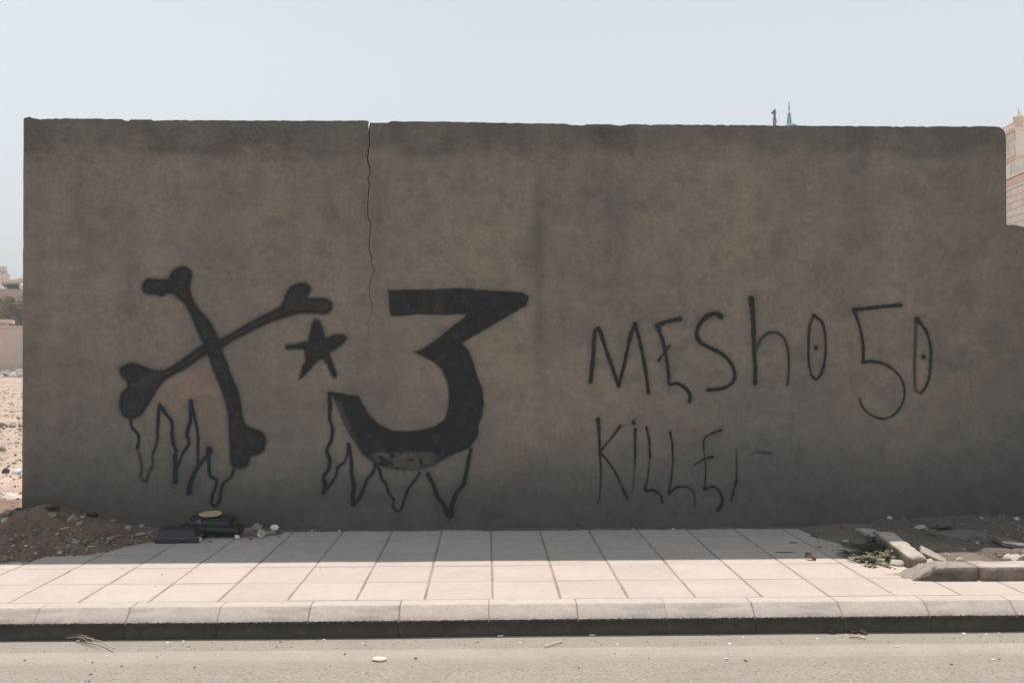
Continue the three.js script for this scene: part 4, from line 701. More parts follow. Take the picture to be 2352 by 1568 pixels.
// ---------------------------------------------------------------- litter on slabs and road
{
  const r = rngOf(61), R1 = (x, y) => [(1300 + x / 1.809) * 0.5935, (2250 + y / 1.809) * 0.5935], R2 = (x, y) => [(2600 + x / 1.7256) * 0.5935, (2250 + y / 1.7256) * 0.5935], R0 = (x, y) => [(x / 1.809) * 0.5935, (2250 + y / 1.809) * 0.5935];
  const road = (q, h = 0) => G(q[0], q[1], -0.155 + h);
  const bits = (q, s, m, label, cat = 'pebble', group, name = 'pebble', flat = 0.4) => { const p = road(q), o = part(name, ROCKS[Math.floor(r() * 8)], m); o.position.set(p.x, -0.156 + s * flat * 0.5, p.z); o.scale.set(s, s * flat, s * 0.75); o.rotation.y = r() * 6; tag(o, label, cat, group); };
  const a = road(R1(305, 548)); const shell = part('flat_stone', roughBox(0.075, 0.010, 0.062, 0.006, 0.005, 0.003, 2, (x, y, z) => [x, y + 0.0035 * (fbm(x * 90, z * 90, 2) - 0.5), z * Math.sqrt(Math.max(0.05, 1 - Math.pow(x / 0.04, 2)))]), mat(rgb(0.62, 0.54, 0.47), { map: sized(concreteTex, 0.4, 0.4) })); shell.position.set(a.x, -0.150, a.z); shell.rotation.y = -0.15; tag(shell, 'flat pale oval stone lying on the road', 'stone');
  const butt = (q, ry, label) => { const p = G(q[0], q[1], -0.145), g = thing('cigarette_butt', label, 'cigarette butt', null, new THREE.Vector3(p.x, -0.150, Math.max(p.z, 2.178))); g.rotation.y = ry; part('paper', cyl(0.0038, 0.0038, 0.022, 10, 0, 0.004, 0, 0, 0, Math.PI / 2), whiteM, g); part('filter', cyl(0.0038, 0.0038, 0.010, 10, 0.0162, 0.004, 0, 0, 0, Math.PI / 2), mat(rgb(0.75, 0.66, 0.55)), g); };
  butt(R1(1145, 371), 0.25, 'white cigarette butt at the kerb foot near the picture centre');
  butt(R1(1785, 363), 0.0, 'white cigarette butt at the kerb foot right of the wooden splinter');
  const stick = (q0, q1, t, m, label, name = 'twig', bow = 0) => { const p = road(q0, 0.006), q = road(q1, 0.006), mid = p.clone().lerp(q, 0.5); mid.z -= bow; mid.y += 0.004; const o = part(name, new THREE.TubeGeometry(new THREE.CatmullRomCurve3([p, p.clone().lerp(mid, 0.5).add(new THREE.Vector3(0, 0.002, -bow * 0.2)), mid, mid.clone().lerp(q, 0.5).add(new THREE.Vector3(0, 0.001, -bow * 0.15)), q]), 16, t, 6), m); tag(o, label, 'twig'); };
  const woodM = mat(rgb(0.42, 0.34, 0.26)), paleWoodM = mat(rgb(0.62, 0.54, 0.45)), brownM = mat(rgb(0.16, 0.085, 0.05));
  stick(R1(1460, 455), R1(1585, 420), 0.0042, paleWoodM, 'pale wooden splinter on the road below the kerb');
  stick(R1(1575, 425), R1(1608, 375), 0.0012, woodM, 'thin dry stalk leaning from the pale wooden splinter to the kerb');
  stick(R2(1187, 373), R2(1295, 383), 0.0028, brownM, 'thin reddish brown twig on the road at the right');
  { const p0 = road(R0(440, 398), 0.012), p1 = road(R0(800, 482), 0.004), g = thing('palm_frond', 'dry curved palm frond lying at the kerb foot on the left', 'frond', null, p0.clone()), d = p1.clone().sub(p0), curve = (k, f) => new THREE.CatmullRomCurve3([0, 0.35, 0.7, 1].map((t) => new THREE.Vector3(d.x * t * f, 0.004 + k * 0.004 + 0.008 * Math.sin(t * 3), Math.max(-0.012, d.z * t * t * f - k * 0.006 * (1 - t) + 0.01 * t)))); part('stem', new THREE.TubeGeometry(curve(0, 1), 24, 0.0032, 6), woodM, g); for (let k = 1; k < 6; k++) part('leaflet', new THREE.TubeGeometry(curve(k * 0.7, 0.35 + 0.08 * k), 14, 0.0017, 5), k % 2 ? brownM : woodM, g); }
  bits(R0(540, 425), 0.016, stoneMs[2], 'grey clod under the dry palm frond', 'stone', undefined, 'clod', 0.6);
  for (const [x, y] of [[388, 418], [972, 381], [478, 373], [363, 517], [1277, 372], [1165, 357], [1955, 350], [2105, 352], [2185, 342], [2150, 521], [1505, 436], [1660, 337]]) bits(R2(x, y), 0.008 + 0.005 * r(), whiteM, 'small white pebble on the road along the kerb', 'pebble', 'white pebbles on the road');
  for (const [x, y] of [[1430, 386], [1290, 428], [187, 436], [1970, 440], [2218, 376]]) bits(R1(x, y), 0.006 + 0.004 * r(), whiteM, 'small white pebble on the road along the kerb', 'pebble', 'white pebbles on the road');
  for (const [x, y] of [[1172, 428], [1282, 416], [2268, 410]]) bits(R0(x, y), 0.009 + 0.003 * r(), whiteM, 'small white pebble on the road along the kerb', 'pebble', 'white pebbles on the road');
  for (const q of [R1(62, 508), R1(993, 427), R1(557, 540), R0(1962, 425), R0(635, 648), R0(622, 698), R0(850, 590), R0(1360, 602), R0(170, 553), R0(645, 566), R2(2065, 370), R2(2190, 518), R2(1870, 553), R2(495, 528)]) bits(q, 0.007 + 0.004 * r(), stoneMs[3], 'small dark clod lying on the road', 'clod', 'dark clods on the road', 'clod', 0.6);
  // dead leaves
  const leaf = (p, s, ry, m, label) => { const g = new THREE.PlaneGeometry(1, 1, 10, 6), q = g.attributes.position; for (let i = 0; i < q.count; i++) { const u = q.getX(i) + 0.5, v = q.getY(i), w = Math.pow(Math.sin(Math.PI * clamp(u * 0.96 + 0.02)), 0.8) * 0.55; q.setXYZ(i, (u - 0.5) * s, s * (0.9 * v * v + 0.12 * Math.sin(u * 5) + 0.08), v * w * s); } g.computeVertexNormals(); const o = part('dead_leaf', g, m); o.position.copy(p); o.rotation.set(0.2, ry, 0.1); tag(o, label, 'leaf'); };
  leaf(G((3100 + 105 / 2.725) * 0.5935, (1950 + 585 / 2.725) * 0.5935, 0.003), 0.075, -0.6, mat(rgb(0.20, 0.11, 0.06)), 'curled brown dead leaf on the slabs at the shadow edge');
  leaf(G((3100 + 80 / 2.725) * 0.5935, (1950 + 545 / 2.725) * 0.5935, 0.003), 0.05, 0.4, mat(rgb(0.10, 0.07, 0.05)), 'dark dead leaf just behind the curled brown one');
  leaf(road(R2(1075, 348), 0.002), 0.05, 0.1, brownM, 'dark dead leaf at the kerb foot on the right');
  leaf(road(R2(1225, 342), 0.002), 0.06, 0.5, mat(rgb(0.30, 0.15, 0.09)), 'reddish dead leaf at the kerb foot beside the dark one');
  leaf(road(R2(1280, 350), 0.002), 0.05, -0.7, mat(rgb(0.26, 0.14, 0.09)), 'small reddish dead leaf by the thin brown twig');
  // marks and pale bits at the foot of the wall
  const wb = (x, y, s, m, label) => { const p = W(x, y, 0.03), o = part('litter_scrap', ROCKS[Math.floor(r() * 8)], m); o.position.set(p.x, s * 0.4, 0.025 + 0.02 * r()); o.scale.set(s, s * 0.6, s * 0.7); o.rotation.y = r() * 6; tag(o, label, 'litter'); };
  wb(1546, 1210, 0.013, whiteM, 'white scrap at the wall foot below the lower word'); wb(1455, 1210, 0.010, whiteM, 'small white scrap at the wall foot under the letter i'); wb(1612, 1211, 0.016, stoneMs[3], 'dark scrap at the wall foot below the letter E'); wb(780, 1212, 0.014, paleM, 'pale scrap at the wall foot below the numeral 3'); wb(716, 1219, 0.012, whiteM, 'white chip at the wall foot just right of the foam bowl');
}
// ---------------------------------------------------------------- weeds in the corner by the bed
{
  const sunlitLeafM = new THREE.MeshPhysicalMaterial({ color: rgb(0.23, 0.21, 0.115), roughness: 0.7, transmission: 0.25, thickness: 0, side: THREE.DoubleSide }), shadedLeafM = new THREE.MeshPhysicalMaterial({ color: rgb(0.045, 0.055, 0.028), roughness: 0.7, transmission: 0.2, thickness: 0, side: THREE.DoubleSide }), dryM = mat(rgb(0.36, 0.29, 0.17)), stemM = mat(rgb(0.22, 0.20, 0.10));  // one leaf in two tones: sunlight and shade put into the colour
  const weed = (p, n, reach, h, seed, lm, label) => {
    const r = rngOf(seed), g = thing('weed', label, 'weed', null, p), leaves = [], stems = [];
    for (let k = 0; k < n; k++) {
      const a = r() * 6.28, len = reach * (0.4 + 0.6 * r()), top = h * (0.5 + 0.7 * r()), c = new THREE.QuadraticBezierCurve3(new THREE.Vector3(0, -0.005, 0), new THREE.Vector3(Math.cos(a) * len * 0.4, top, Math.sin(a) * len * 0.4), new THREE.Vector3(Math.cos(a) * len, top * (0.3 + 0.6 * r()), Math.sin(a) * len));
      stems.push(new THREE.TubeGeometry(c, 6, 0.0014, 4));
      for (let i = 0; i < 17; i++) {
        const t = 0.15 + 0.85 * i / 16, q = c.getPoint(t), s = 0.0055 + 0.0075 * r(), l = new THREE.CircleGeometry(s, 6); l.scale(1, 0.55, 1); l.translate(s * 0.8, 0, 0); const lp = l.attributes.position; for (let v = 0; v < lp.count; v++) lp.setZ(v, 0.35 * Math.abs(lp.getY(v)));
        leaves.push(placed(l, q.x, q.y, q.z, -Math.PI / 2 + (r() - 0.5) * 1.0, 0, r() * 6.28));
      }
    }
    part('stem', mergeGeometries(stems), stemM, g); part('leaves', mergeGeometries(leaves), lm, g);
  };
  const at = (x, y) => { const p = SR(x, y, 0.015); return new THREE.Vector3(p.x, Math.max(0, spillH(p.x, p.z)), p.z); };
  weed(at(300, 545), 13, 0.10, 0.045, 2, sunlitLeafM, 'low yellow green weed at the left, just in the sunlight');
  weed(at(430, 560), 16, 0.10, 0.06, 3, sunlitLeafM, 'middle yellow green weed with spreading leaves in the sunlight');
  weed(at(590, 535), 14, 0.09, 0.075, 4, sunlitLeafM, 'taller pale weed nearest the tilted kerb stone');
  weed(at(430, 610), 9, 0.07, 0.02, 7, dryM, 'dry yellowed weed flat on the slab before the green ones');
  weed(at(590, 600), 8, 0.05, 0.02, 9, dryM, 'dry brown weed flat beside the pale stone');
  weed(at(420, 440), 26, 0.17, 0.07, 5, shadedLeafM, 'dark leafy weed in the shade left of the kerb stones');
  weed(at(590, 455), 24, 0.14, 0.08, 6, shadedLeafM, 'dark leafy weed in the shade against the tilted kerb stone');
  weed(at(300, 500), 18, 0.12, 0.045, 8, shadedLeafM, 'low dark weed in the shade at the left of the patch');
  weed(at(170, 470), 22, 0.15, 0.035, 21, shadedLeafM, 'low dark weed in the shade, leftmost of the patch, toward the dead leaf');
  weed(at(330, 385), 22, 0.15, 0.04, 22, shadedLeafM, 'low dark weed at the back of the shaded patch, nearer the wall');
  weed(at(500, 365), 20, 0.13, 0.06, 23, shadedLeafM, 'dark weed at the back of the patch beside the far kerb stone');
  const p = SR(1310, 200, 0.06); weed(new THREE.Vector3(p.x, soilH(p.x, p.z), p.z), 22, 0.09, 0.05, 11, mat(rgb(0.06, 0.045, 0.03)), 'dead dark weed tuft on the bed beside the slab fragment');
  const q = onMound(740, 120); weed(new THREE.Vector3(q.x, q.y, q.z), 16, 0.07, 0.035, 12, mat(rgb(0.10, 0.06, 0.025)), 'dead brown weed tuft under the crest of the dirt mound');
  const d = onMound(620, 20); weed(new THREE.Vector3(d.x, d.y, Math.max(d.z, 0.03)), 14, 0.05, 0.03, 13, mat(rgb(0.035, 0.03, 0.025)), 'dark tuft on the mound crest against the wall');
}
// ---------------------------------------------------------------- the sandy lot behind: stones, far wall, shrubs, houses
{
  const r = rngOf(71);
  const lotAt = (px, py) => { let h = 0.2, p; for (let k = 0; k < 20; k++) { p = G(px, py, h); h = lerp(h, lotY(p.x, p.z), 0.5); } return p; };
  const put = (px, py, w, h, m, label, name = 'lot_stone', cat = 'stone', group) => { const p = lotAt(px, py), o = part(name, ROCKS[Math.floor(r() * 8)], m); o.position.set(p.x, lotY(p.x, p.z) + h * 0.3, p.z); o.scale.set(w, h, w * 0.7); o.rotation.set(r(), r() * 6, r()); tag(o, label, cat, group); };
  put(5, 981, 0.11, 0.09, stoneMs[1], 'larger brown stone in the lot at the left frame edge'); put(26, 981, 0.10, 0.05, stoneMs[1], 'low brown stone beside the larger one in the lot'); put(46, 980, 0.07, 0.06, stoneMs[0], 'brown stone close to the wall edge in the lot');
  put(3, 1036, 0.08, 0.055, stoneMs[1], 'brown stone lower at the left frame edge in the lot'); put(30, 947, 0.09, 0.03, stoneMs[1], 'flat brown clod far out in the lot'); put(44, 962, 0.07, 0.04, stoneMs[0], 'brown clod beside the wall edge far out in the lot');
  put(13, 1086, 0.062, 0.04, blackDullM, 'black crumpled plastic lying in the sunlit lot', 'plastic_scrap', 'litter'); put(36, 1089, 0.075, 0.03, whiteM, 'white crumpled plastic next to the black one in the lot', 'plastic_scrap', 'litter'); put(8, 1136, 0.022, 0.02, whiteM, 'white round scrap in the lot low at the frame edge', 'litter_scrap', 'litter'); put(30, 1146, 0.1, 0.012, paleM, 'pale flat shard on rubble at the lot edge', 'shard', 'stone');
  for (let i = 0; i < 34; i++) { const py = 872 + 290 * Math.pow(r(), 0.9), d = 1.2 / Math.max(20, py - 814) * 1970; put(52 * r(), py, (0.0014 + 0.0022 * r()) * d, (0.0008 + 0.001 * r()) * d, [stoneMs[0], stoneMs[1], stoneMs[2], paleM][i % 4], 'small stone scattered over the sunlit sandy lot', 'lot_stone', 'stone', 'small stones over the sandy lot'); }
  for (let i = 0; i < 44; i++) { const px = -20 + 74 * r(), py = 856 + 12 * r(), p = lotAt(px, py); const o = part('rubble_chunk', ROCKS[i % 8], [stoneMs[2], stoneMs[1], stoneMs[2], stoneMs[0]][i % 4]); const s = 0.06 + 0.13 * r(); o.position.set(p.x, lotY(p.x, p.z) + 0.03 + 0.15 * r() * (868 - py) / 12, Math.max(p.z, -37.3)); o.scale.set(s * 1.4, s * 0.7, s); o.rotation.set(r(), r() * 6, r()); tag(o, 'pale rubble chunk heaped before the far boundary wall', 'rubble', 'rubble heap before the far wall'); }
  // boundary wall across the lot
  const z = -38, top = W(20, 749, z).y, bw = thing('boundary_wall', 'plain beige boundary wall at the far end of the lot', 'wall');
  const bwM = mat(rgb(0.66, 0.53, 0.45), { map: sized(concreteTex, 7, 7), bumpMap: sized(grainTex, 3, 3), bumpScale: 0.02 });
  part('wall_panel', roughBox(90, top + 0.42, 0.25, 4, 0.02, 0.01, 5), bwM, bw).position.set(2, (top - 0.58) / 2, z - 0.12); part('coping', box(90, 0.09, 0.36, 2, top - 0.03, z - 0.12), mat(rgb(0.62, 0.56, 0.50)), bw);
  for (let k = 0; k < 14; k++) part('pilaster', box(0.4, top + 0.4, 0.06, -40 + k * 6.2, (top - 0.4) / 2, z + 0.035), bwM, bw);
  // pink outbuilding just behind it
  const zp = -40.5, a = W(-30, 735, zp), b = W(28, 735, zp), hut = thing('pink_outbuilding', 'low pink outbuilding with an overhanging flat roof behind the far wall', 'building', null, new THREE.Vector3((a.x + b.x) / 2, 0, zp)), wP = b.x - a.x, pinkM = mat(rgb(0.62, 0.42, 0.38));
  hut.position.x = b.x - wP / 2 * Math.cos(0.46); hut.position.z += wP / 2 * Math.sin(0.46); hut.rotation.y = 0.46; part('wall', box(wP - 0.35, a.y - 0.1, 2.4, -0.1, (a.y - 0.15) / 2, -1.5), pinkM, hut); part('roof', box(wP, 0.17, 2.9, 0, a.y - 0.05, -1.4), mat(rgb(0.72, 0.56, 0.51)), hut); part('window', box(0.5, 0.4, 0.06, -0.4, a.y - 0.9, -0.29), mat(rgb(0.08, 0.08, 0.09), { roughness: 0.2 }), hut);
  // shrubs
  const leafMs = [[0.17, 0.145, 0.07], [0.25, 0.20, 0.11], [0.38, 0.29, 0.19], [0.12, 0.108, 0.052]].map((c) => mat(rgb(...c), { roughness: 0.8 }));
  const tree = (x, zt, h, w, y0, seed, label, n) => {
    const q = rngOf(seed), g = thing('bushy_tree', label, 'tree', 'bushy trees behind the far wall', new THREE.Vector3(x, 0.4, zt)); delete g.userData.group;
    const limbs = [cyl(0.07, 0.13, y0 + 0.6, 8, 0, (y0 + 0.6) / 2, 0)], clumps = [];
    for (let k = 0; k < 26; k++) { const t = q() * 6.28, rr = w * Math.sqrt(q()), y = y0 + (h - y0) * (0.12 + 0.8 * q()) * (1 - 0.35 * rr / w); clumps.push([Math.cos(t) * rr, y, Math.sin(t) * rr * 0.8, 0.25 + 0.35 * q()]); if (k < 12) { const c = new THREE.LineCurve3(new THREE.Vector3(0, y0 * 0.7, 0), new THREE.Vector3(Math.cos(t) * rr, y, Math.sin(t) * rr * 0.8)); limbs.push(new THREE.TubeGeometry(c, 3, 0.025, 5)); } }
    part('trunk', mergeGeometries(limbs.map((l) => { const m = l.index ? l.toNonIndexed() : l; return m; })), mat(rgb(0.16, 0.12, 0.09)), g);
    leafMs.forEach((lm, li) => {
      const pos = []; const m = new THREE.Matrix4(), e = new THREE.Euler(), Q = new THREE.Quaternion(), v = new THREE.Vector3();
      for (let i = 0; i < n / 4; i++) { const c = clumps[Math.floor(q() * 26)], s = 0.04 + 0.045 * q(), d = new THREE.Vector3(q() - 0.5, q() - 0.5, q() - 0.5).normalize().multiplyScalar(c[3] * Math.pow(q(), 0.4)); m.compose(new THREE.Vector3(c[0] + d.x, c[1] + d.y * 0.75, c[2] + d.z), Q.setFromEuler(e.set(q() * 6, q() * 6, q() * 6)), new THREE.Vector3(s, s, s)); for (const [dx, dy] of [[-1, 0], [0, -0.5], [1, 0], [-1, 0], [1, 0], [0, 0.5]]) pos.push(...v.set(dx, dy, 0).applyMatrix4(m).toArray()); }
      const lg = new THREE.BufferGeometry(); lg.setAttribute('position', new THREE.Float32BufferAttribute(pos, 3)); lg.computeVertexNormals(); part('crown', lg, lm, g);
    });
  };
  const t1 = W(42, 690, -44), t2 = W(8, 700, -46), t3 = W(70, 680, -47);
  tree(t1.x, -44, t1.y + 0.9, 1.0, 1.6, 3, 'olive bushy tree above the far wall beside the near wall edge', 7000);
  tree(t2.x - 0.2, -46, t2.y + 0.95, 1.2, 1.7, 4, 'paler dusty bushy tree above the pink roof at the left', 6000);
  tree(t3.x, -47, t3.y + 0.8, 1.5, 1.7, 5, 'dark bushy tree mostly behind the near wall', 5000);
  // earth-brown house with a pale pitched roof and a dark open veranda
  const zh = -66, e0 = W(8, 663, zh), e1 = W(52, 652, zh), ap = W(42, 638, zh), hs = thing('tan_house', 'tan house with a pale tent shaped roof over a dark open veranda', 'house', null, new THREE.Vector3(e0.x, 0, zh)), hw = 7; hs.rotation.y = 0.46;
  const tanM = mat(rgb(0.46, 0.34, 0.27), { map: sized(concreteTex, 5, 5) });
  part('wall', box(hw + 5, e0.y, 4, hw / 2 - 2.5, e0.y / 2, -2), tanM, hs); part('veranda_shade_panel', box(hw - 0.4, e1.y - e0.y, 0.2, hw / 2, (e0.y + e1.y) / 2, -0.35), mat(rgb(0.05, 0.04, 0.035)), hs);  // near-black panel close behind the posts paints the shade inside the veranda
  for (let k = 0; k < 6; k++) part('post', box(0.09, e1.y - e0.y, 0.09, 0.1 + k * 1.35, (e0.y + e1.y) / 2, -0.2), mat(rgb(0.09, 0.07, 0.06)), hs);
  part('eaves', box(hw + 0.4, 0.14, 4.2, hw / 2, e1.y + 0.07, -2), mat(rgb(0.40, 0.29, 0.22)), hs);
  { const s = new THREE.Shape(); s.moveTo(-0.2, 0); s.lineTo(ap.x - e0.x, ap.y - e1.y - 0.1); s.lineTo(hw + 0.2, 0); part('roof', placed(new THREE.ExtrudeGeometry(s, { depth: 4, bevelEnabled: false }), 0, e1.y + 0.142, -4), mat(rgb(0.74, 0.58, 0.48)), hs); }
  const tank = W(46, 657, zh); part('tank', placed(new THREE.SphereGeometry(0.28, 14, 10), tank.x - e0.x, tank.y, 0.1), whiteM, hs);
  // white block with cornices, at the very edge
  const zw = -84, c0 = W(10, 615, zw), s1 = W(12, 637, zw), wb = thing('white_house', 'white storeyed house with projecting cornices at the left frame edge', 'house', null, new THREE.Vector3(c0.x, 0, zw)), plM = mat(rgb(0.78, 0.74, 0.71));
  wb.rotation.y = 0.48; part('wall', box(9, c0.y - 0.2, 8, -4.9, (c0.y - 0.2) / 2, -4), plM, wb); part('cornice', box(9.5, 0.42, 8.6, -4.55, c0.y - 0.1, -4), mat(rgb(0.74, 0.62, 0.57)), wb); part('cornice', box(9.7, 0.5, 8.8, -4.4, s1.y + 0.1, -4), mat(rgb(0.74, 0.62, 0.57)), wb);
  for (let k = 0; k < 3; k++) { const w = part('window', box(1.0, 1.3, 0.08, -1.6 - k * 2.6, c0.y - 2.2 - 0.1, 0.045), mat(rgb(0.10, 0.11, 0.12), { roughness: 0.2 }), wb); part('sill', box(1.2, 0.1, 0.16, -1.6 - k * 2.6, c0.y - 3.01, 0.08), plM, w); }
}
// ---------------------------------------------------------------- the pale stone building, vent pipe and minaret beyond the wall
{
  const SC = (x, y, z) => W((3750 + x / 2.85) * 0.5935, (400 + y / 2.85) * 0.5935, z);
  const zc = -21.5, P0 = SC(522, 300, zc), q = THREE.MathUtils.degToRad(8);
  const bl = thing('stone_building', 'pale pinkish stone building with balustrade and corner pinnacle at the right edge', 'building', null, new THREE.Vector3(P0.x, 0, zc)); bl.rotation.y = -q;
  const stone = mat(rgb(0.80, 0.70, 0.625), { map: sized(concreteTex, 3, 3), bumpMap: sized(grainTex, 1, 1), bumpScale: 0.006 }), stone2 = mat(rgb(0.75, 0.63, 0.55), { map: sized(concreteTex, 3, 3) }), pale = mat(rgb(0.82, 0.76, 0.70)), tan = mat(rgb(0.70, 0.53, 0.42));
  const tones = [stone, stone2, mat(rgb(0.82, 0.73, 0.66), { map: sized(concreteTex, 2, 2) }), mat(rgb(0.77, 0.66, 0.60), { map: sized(concreteTex, 2, 2) })];
  const yAt = (y) => SC(522, y, zc).y, r = rngOf(19);
  const yTop = yAt(295), yS = yAt(592), yC = yAt(800), yB = yAt(905), DEP = 9, WID = 7;
  // upper storey, its corner at the local origin; faces run along -z (side) and +x (front)
  part('upper_wall', box(WID, yTop - yC, DEP, WID / 2, (yTop + yC) / 2, -DEP / 2), stone, bl);
  part('cornice', box(WID + 0.2, 0.10, DEP + 0.2, WID / 2, yTop + 0.051, -DEP / 2), stone2, bl);
  part('string_course', box(WID + 0.08, yS - yAt(625) > 0 ? yS - yAt(625) : 0.12, DEP + 0.08, WID / 2, yS, -DEP / 2), tan, bl);
  for (let k = 0; k < 3; k++) part('panel', box(0.05, yAt(640) - yAt(775), 0.8, -0.026, (yAt(640) + yAt(775)) / 2, -0.75 - k * 1.5), pale, bl);
  for (let k = 0; k < 4; k++) for (let j = 0; j < 3; j++) part('stone_block', roughBox(0.03, (yTop - yS - 0.12) / 3 - 0.012, 1.1, 0.4, 0.004, 0.0, k * 3 + j), tones[Math.floor(r() * 4)], bl).position.set(-0.016, yS + 0.06 + (j + 0.5) * (yTop - yS - 0.06) / 3, -0.6 - k * 1.12 - (j % 2) * 0.5);
  // balustrade, corner pier, pinnacle
  const h0 = yTop + 0.10, hR = yAt(205) - yTop, balT = new THREE.LatheGeometry([[0.05, 0], [0.05, 0.04], [0.03, 0.07], [0.065, 0.2], [0.03, 0.36], [0.05, 0.4], [0.05, 0.44]].map(([a, b]) => new THREE.Vector2(a * 0.62, b * 0.5)), 10);
  const hb = 0.22; for (let k = 0; k < 12; k++) part('baluster', balT, stone, bl).position.set(0.15, h0, -0.40 - k * 0.2); for (let k = 0; k < 12; k++) part('baluster', balT, stone, bl).position.set(0.45 + k * 0.2, h0, -0.15);
  part('rail', box(0.14, 0.06, DEP, 0.15, h0 + hb + 0.03, -DEP / 2), stone2, bl); part('rail', box(WID, 0.058, 0.14, WID / 2 + 0.26, h0 + hb + 0.03, -0.15), stone2, bl);
  part('pier', cyl(0.15, 0.15, 0.34, 16, 0.16, h0 + 0.17, -0.16), tan, bl); part('pier_cap', cyl(0.19, 0.17, 0.05, 16, 0.16, h0 + 0.366, -0.16), stone2, bl); part('pier_cap', cyl(0.11, 0.14, 0.05, 16, 0.16, h0 + 0.417, -0.16), stone, bl); part('pinnacle', cyl(0.012, 0.10, 0.24, 16, 0.16, h0 + 0.563, -0.16), pale, bl); part('ball', placed(new THREE.SphereGeometry(0.028, 10, 8), 0.16, h0 + 0.695, -0.16), pale, bl);
  // lower storeys stand forward, coursed in stone blocks
  const F = 5.2, yb = yAt(905);
  part('lower_wall', box(WID, yb, DEP + F, WID / 2 + 0.02, yb / 2, (F - DEP) / 2), stone2, bl);
  part('cornice', box(WID + 0.2, 0.07, DEP + F + 0.2, WID / 2, yC + 0.036, (F - DEP) / 2), pale, bl);
  part('frieze', box(WID + 0.06, yC - yb - 0.06, DEP + F + 0.06, WID / 2, (yC + yb - 0.06) / 2 + 0.03, (F - DEP) / 2), tan, bl);
  part('moulding', box(WID + 0.16, 0.06, DEP + F + 0.16, WID / 2, yb - 0.031, (F - DEP) / 2), pale, bl);
  for (let j = 0; j < 7; j++) for (let k = 0; k < 12; k++) { const h = 0.235, l = 0.78; part('stone_block', roughBox(0.05, h - 0.012, l - 0.012, 0.4, 0.006, 0, j * 13 + k), tones[Math.floor(r() * 4)], bl).position.set(-0.006, yb - 0.07 - (j + 0.5) * h, F - 0.45 - k * l - (j % 2) * 0.39); }
  const yl = yb - 0.07 - 7 * 0.235; part('string_course', box(WID + 0.22, 0.16, DEP + F + 0.2, WID / 2, yl - 0.085, (F - DEP) / 2), pale, bl); part('soffit', box(WID + 0.1, 0.3, DEP + F + 0.1, WID / 2, yl - 0.32, (F - DEP) / 2), tan, bl);
  for (let k = 0; k < 3; k++) { const w = part('window', box(0.06, 1.5, 1.0, -0.02, 3.4, F - 1.6 - k * 2.6), mat(rgb(0.08, 0.09, 0.1), { roughness: 0.2 }), bl); part('frame', mergeGeometries([box(0.08, 1.7, 0.1, -0.03, 3.4, F - 1.05 - k * 2.6), box(0.08, 1.7, 0.1, -0.03, 3.4, F - 2.15 - k * 2.6)]), pale, w); }
}
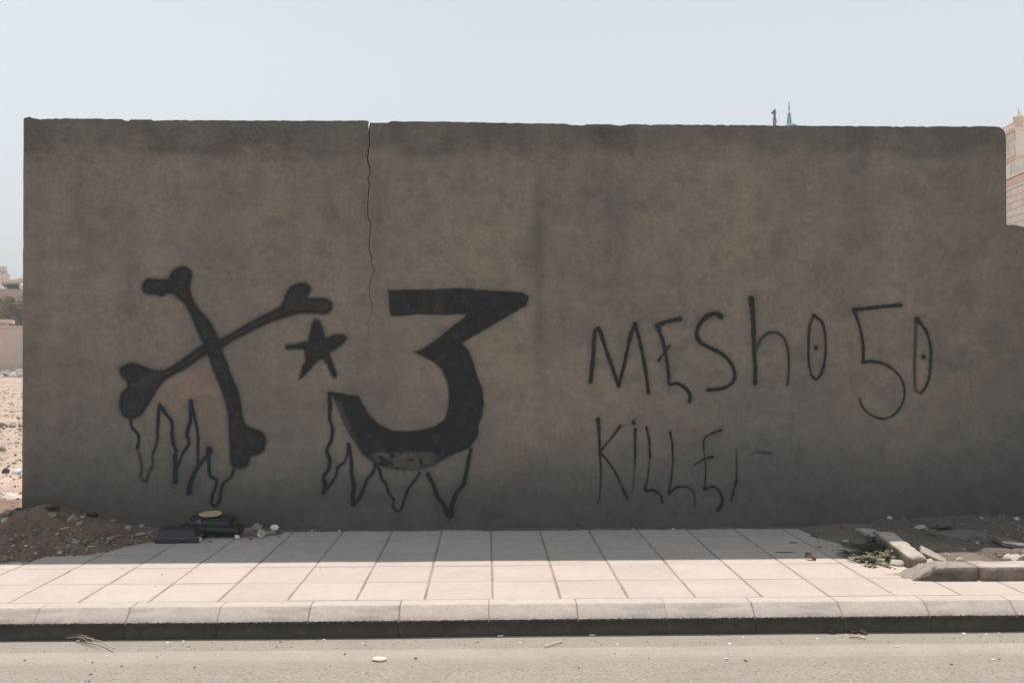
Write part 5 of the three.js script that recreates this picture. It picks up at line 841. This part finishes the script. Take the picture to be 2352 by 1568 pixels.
{
  const SV = (x, y, z) => W((2900 + x / 7.84) * 0.5935, (380 + y / 7.84) * 0.5935, z);
  // vent pipe shaped like a figure one
  const z = -18, k = SV(1000, 500, z).x - SV(0, 500, z).x, u = k / 1000, c = SV(772, 620, z), g = thing('vent_pipe', 'slim weathered pipe with a hooked cowl rising above the wall top', 'pipe', null, new THREE.Vector3(c.x, 0, z));
  const rust = mat(rgb(0.40, 0.27, 0.25), { map: sized(oldStoneTex, 0.6, 0.6), roughness: 0.8 }), grey = mat(rgb(0.25, 0.22, 0.25), { map: sized(oldStoneTex, 0.6, 0.6), roughness: 0.7 });
  part('pipe', cyl(50 * u, 50 * u, c.y, 14, 0, c.y / 2, 0), rust, g); part('collar', cyl(57 * u, 57 * u, 25 * u, 14, 0, c.y, 0), grey, g);
  const topY = SV(780, 345, z).y; part('stem', cyl(37 * u, 37 * u, topY - c.y, 14, 4 * u, (topY + c.y) / 2, 0), grey, g);
  const t0 = new THREE.Vector3(8 * u, topY - 20 * u, 0), t1 = new THREE.Vector3(-78 * u, topY - 110 * u, 0), m = t0.clone().add(t1).multiplyScalar(0.5); part('cowl', placed(new THREE.CylinderGeometry(34 * u, 38 * u, t0.distanceTo(t1), 12), m.x, m.y, 0, 0, 0, -Math.atan2(t0.x - t1.x, t0.y - t1.y)), grey, g);
  part('bracket', cyl(14 * u, 14 * u, 60 * u, 8, 66 * u, c.y - 78 * u, 0, 0, 0, Math.PI / 2), grey, g);
  // minaret
  const zm = -112, um = (SV(1000, 500, zm).x - SV(0, 500, zm).x) / 1000, b = SV(1217, 765, zm), mn = thing('minaret', 'distant green capped minaret with a crescent finial above the wall', 'minaret', null, new THREE.Vector3(b.x, 0, zm));
  const green = mat(rgb(0.10, 0.31, 0.25), { roughness: 0.55 }), lead = mat(rgb(0.22, 0.29, 0.33), { roughness: 0.5 }), sh = mat(rgb(0.66, 0.60, 0.53));
  part('shaft', cyl(150 * um, 170 * um, b.y - 230 * um, 16, 0, (b.y - 230 * um) / 2, 0), sh, mn); part('balcony', cyl(230 * um, 190 * um, 80 * um, 20, 0, b.y - 190 * um, 0), sh, mn);
  const dome = placed(new THREE.SphereGeometry(215 * um, 28, 10, 0, Math.PI * 2, 0, Math.PI / 2), 0, 0, 0); dome.scale(1, 0.72, 1); part('dome', placed(dome, 40 * um, b.y - 145 * um, 0), green, mn);
  const L = (list) => new THREE.LatheGeometry(list.map(([x, y]) => new THREE.Vector2(x * um, y * um)), 20);
  part('spire', placed(L([[84, 0], [78, 14], [72, 60], [50, 300], [46, 315], [30, 325], [14, 350], [3, 375]]), 0, b.y - 5 * um, 0), green, mn);
  part('finial', placed(L([[8, 360], [13, 380], [10, 400], [17, 420], [28, 460], [26, 485], [16, 520], [12, 545], [16, 575], [12, 600], [8, 630]]), 0, b.y, 0), lead, mn);
  const cr = new THREE.TorusGeometry(28 * um, 9 * um, 8, 24, Math.PI * 1.1); part('crescent', placed(cr, 0, b.y + 652 * um, 0, 0, 0.3, Math.PI * 0.95), lead, mn);
}
renderer.render(scene, camera);
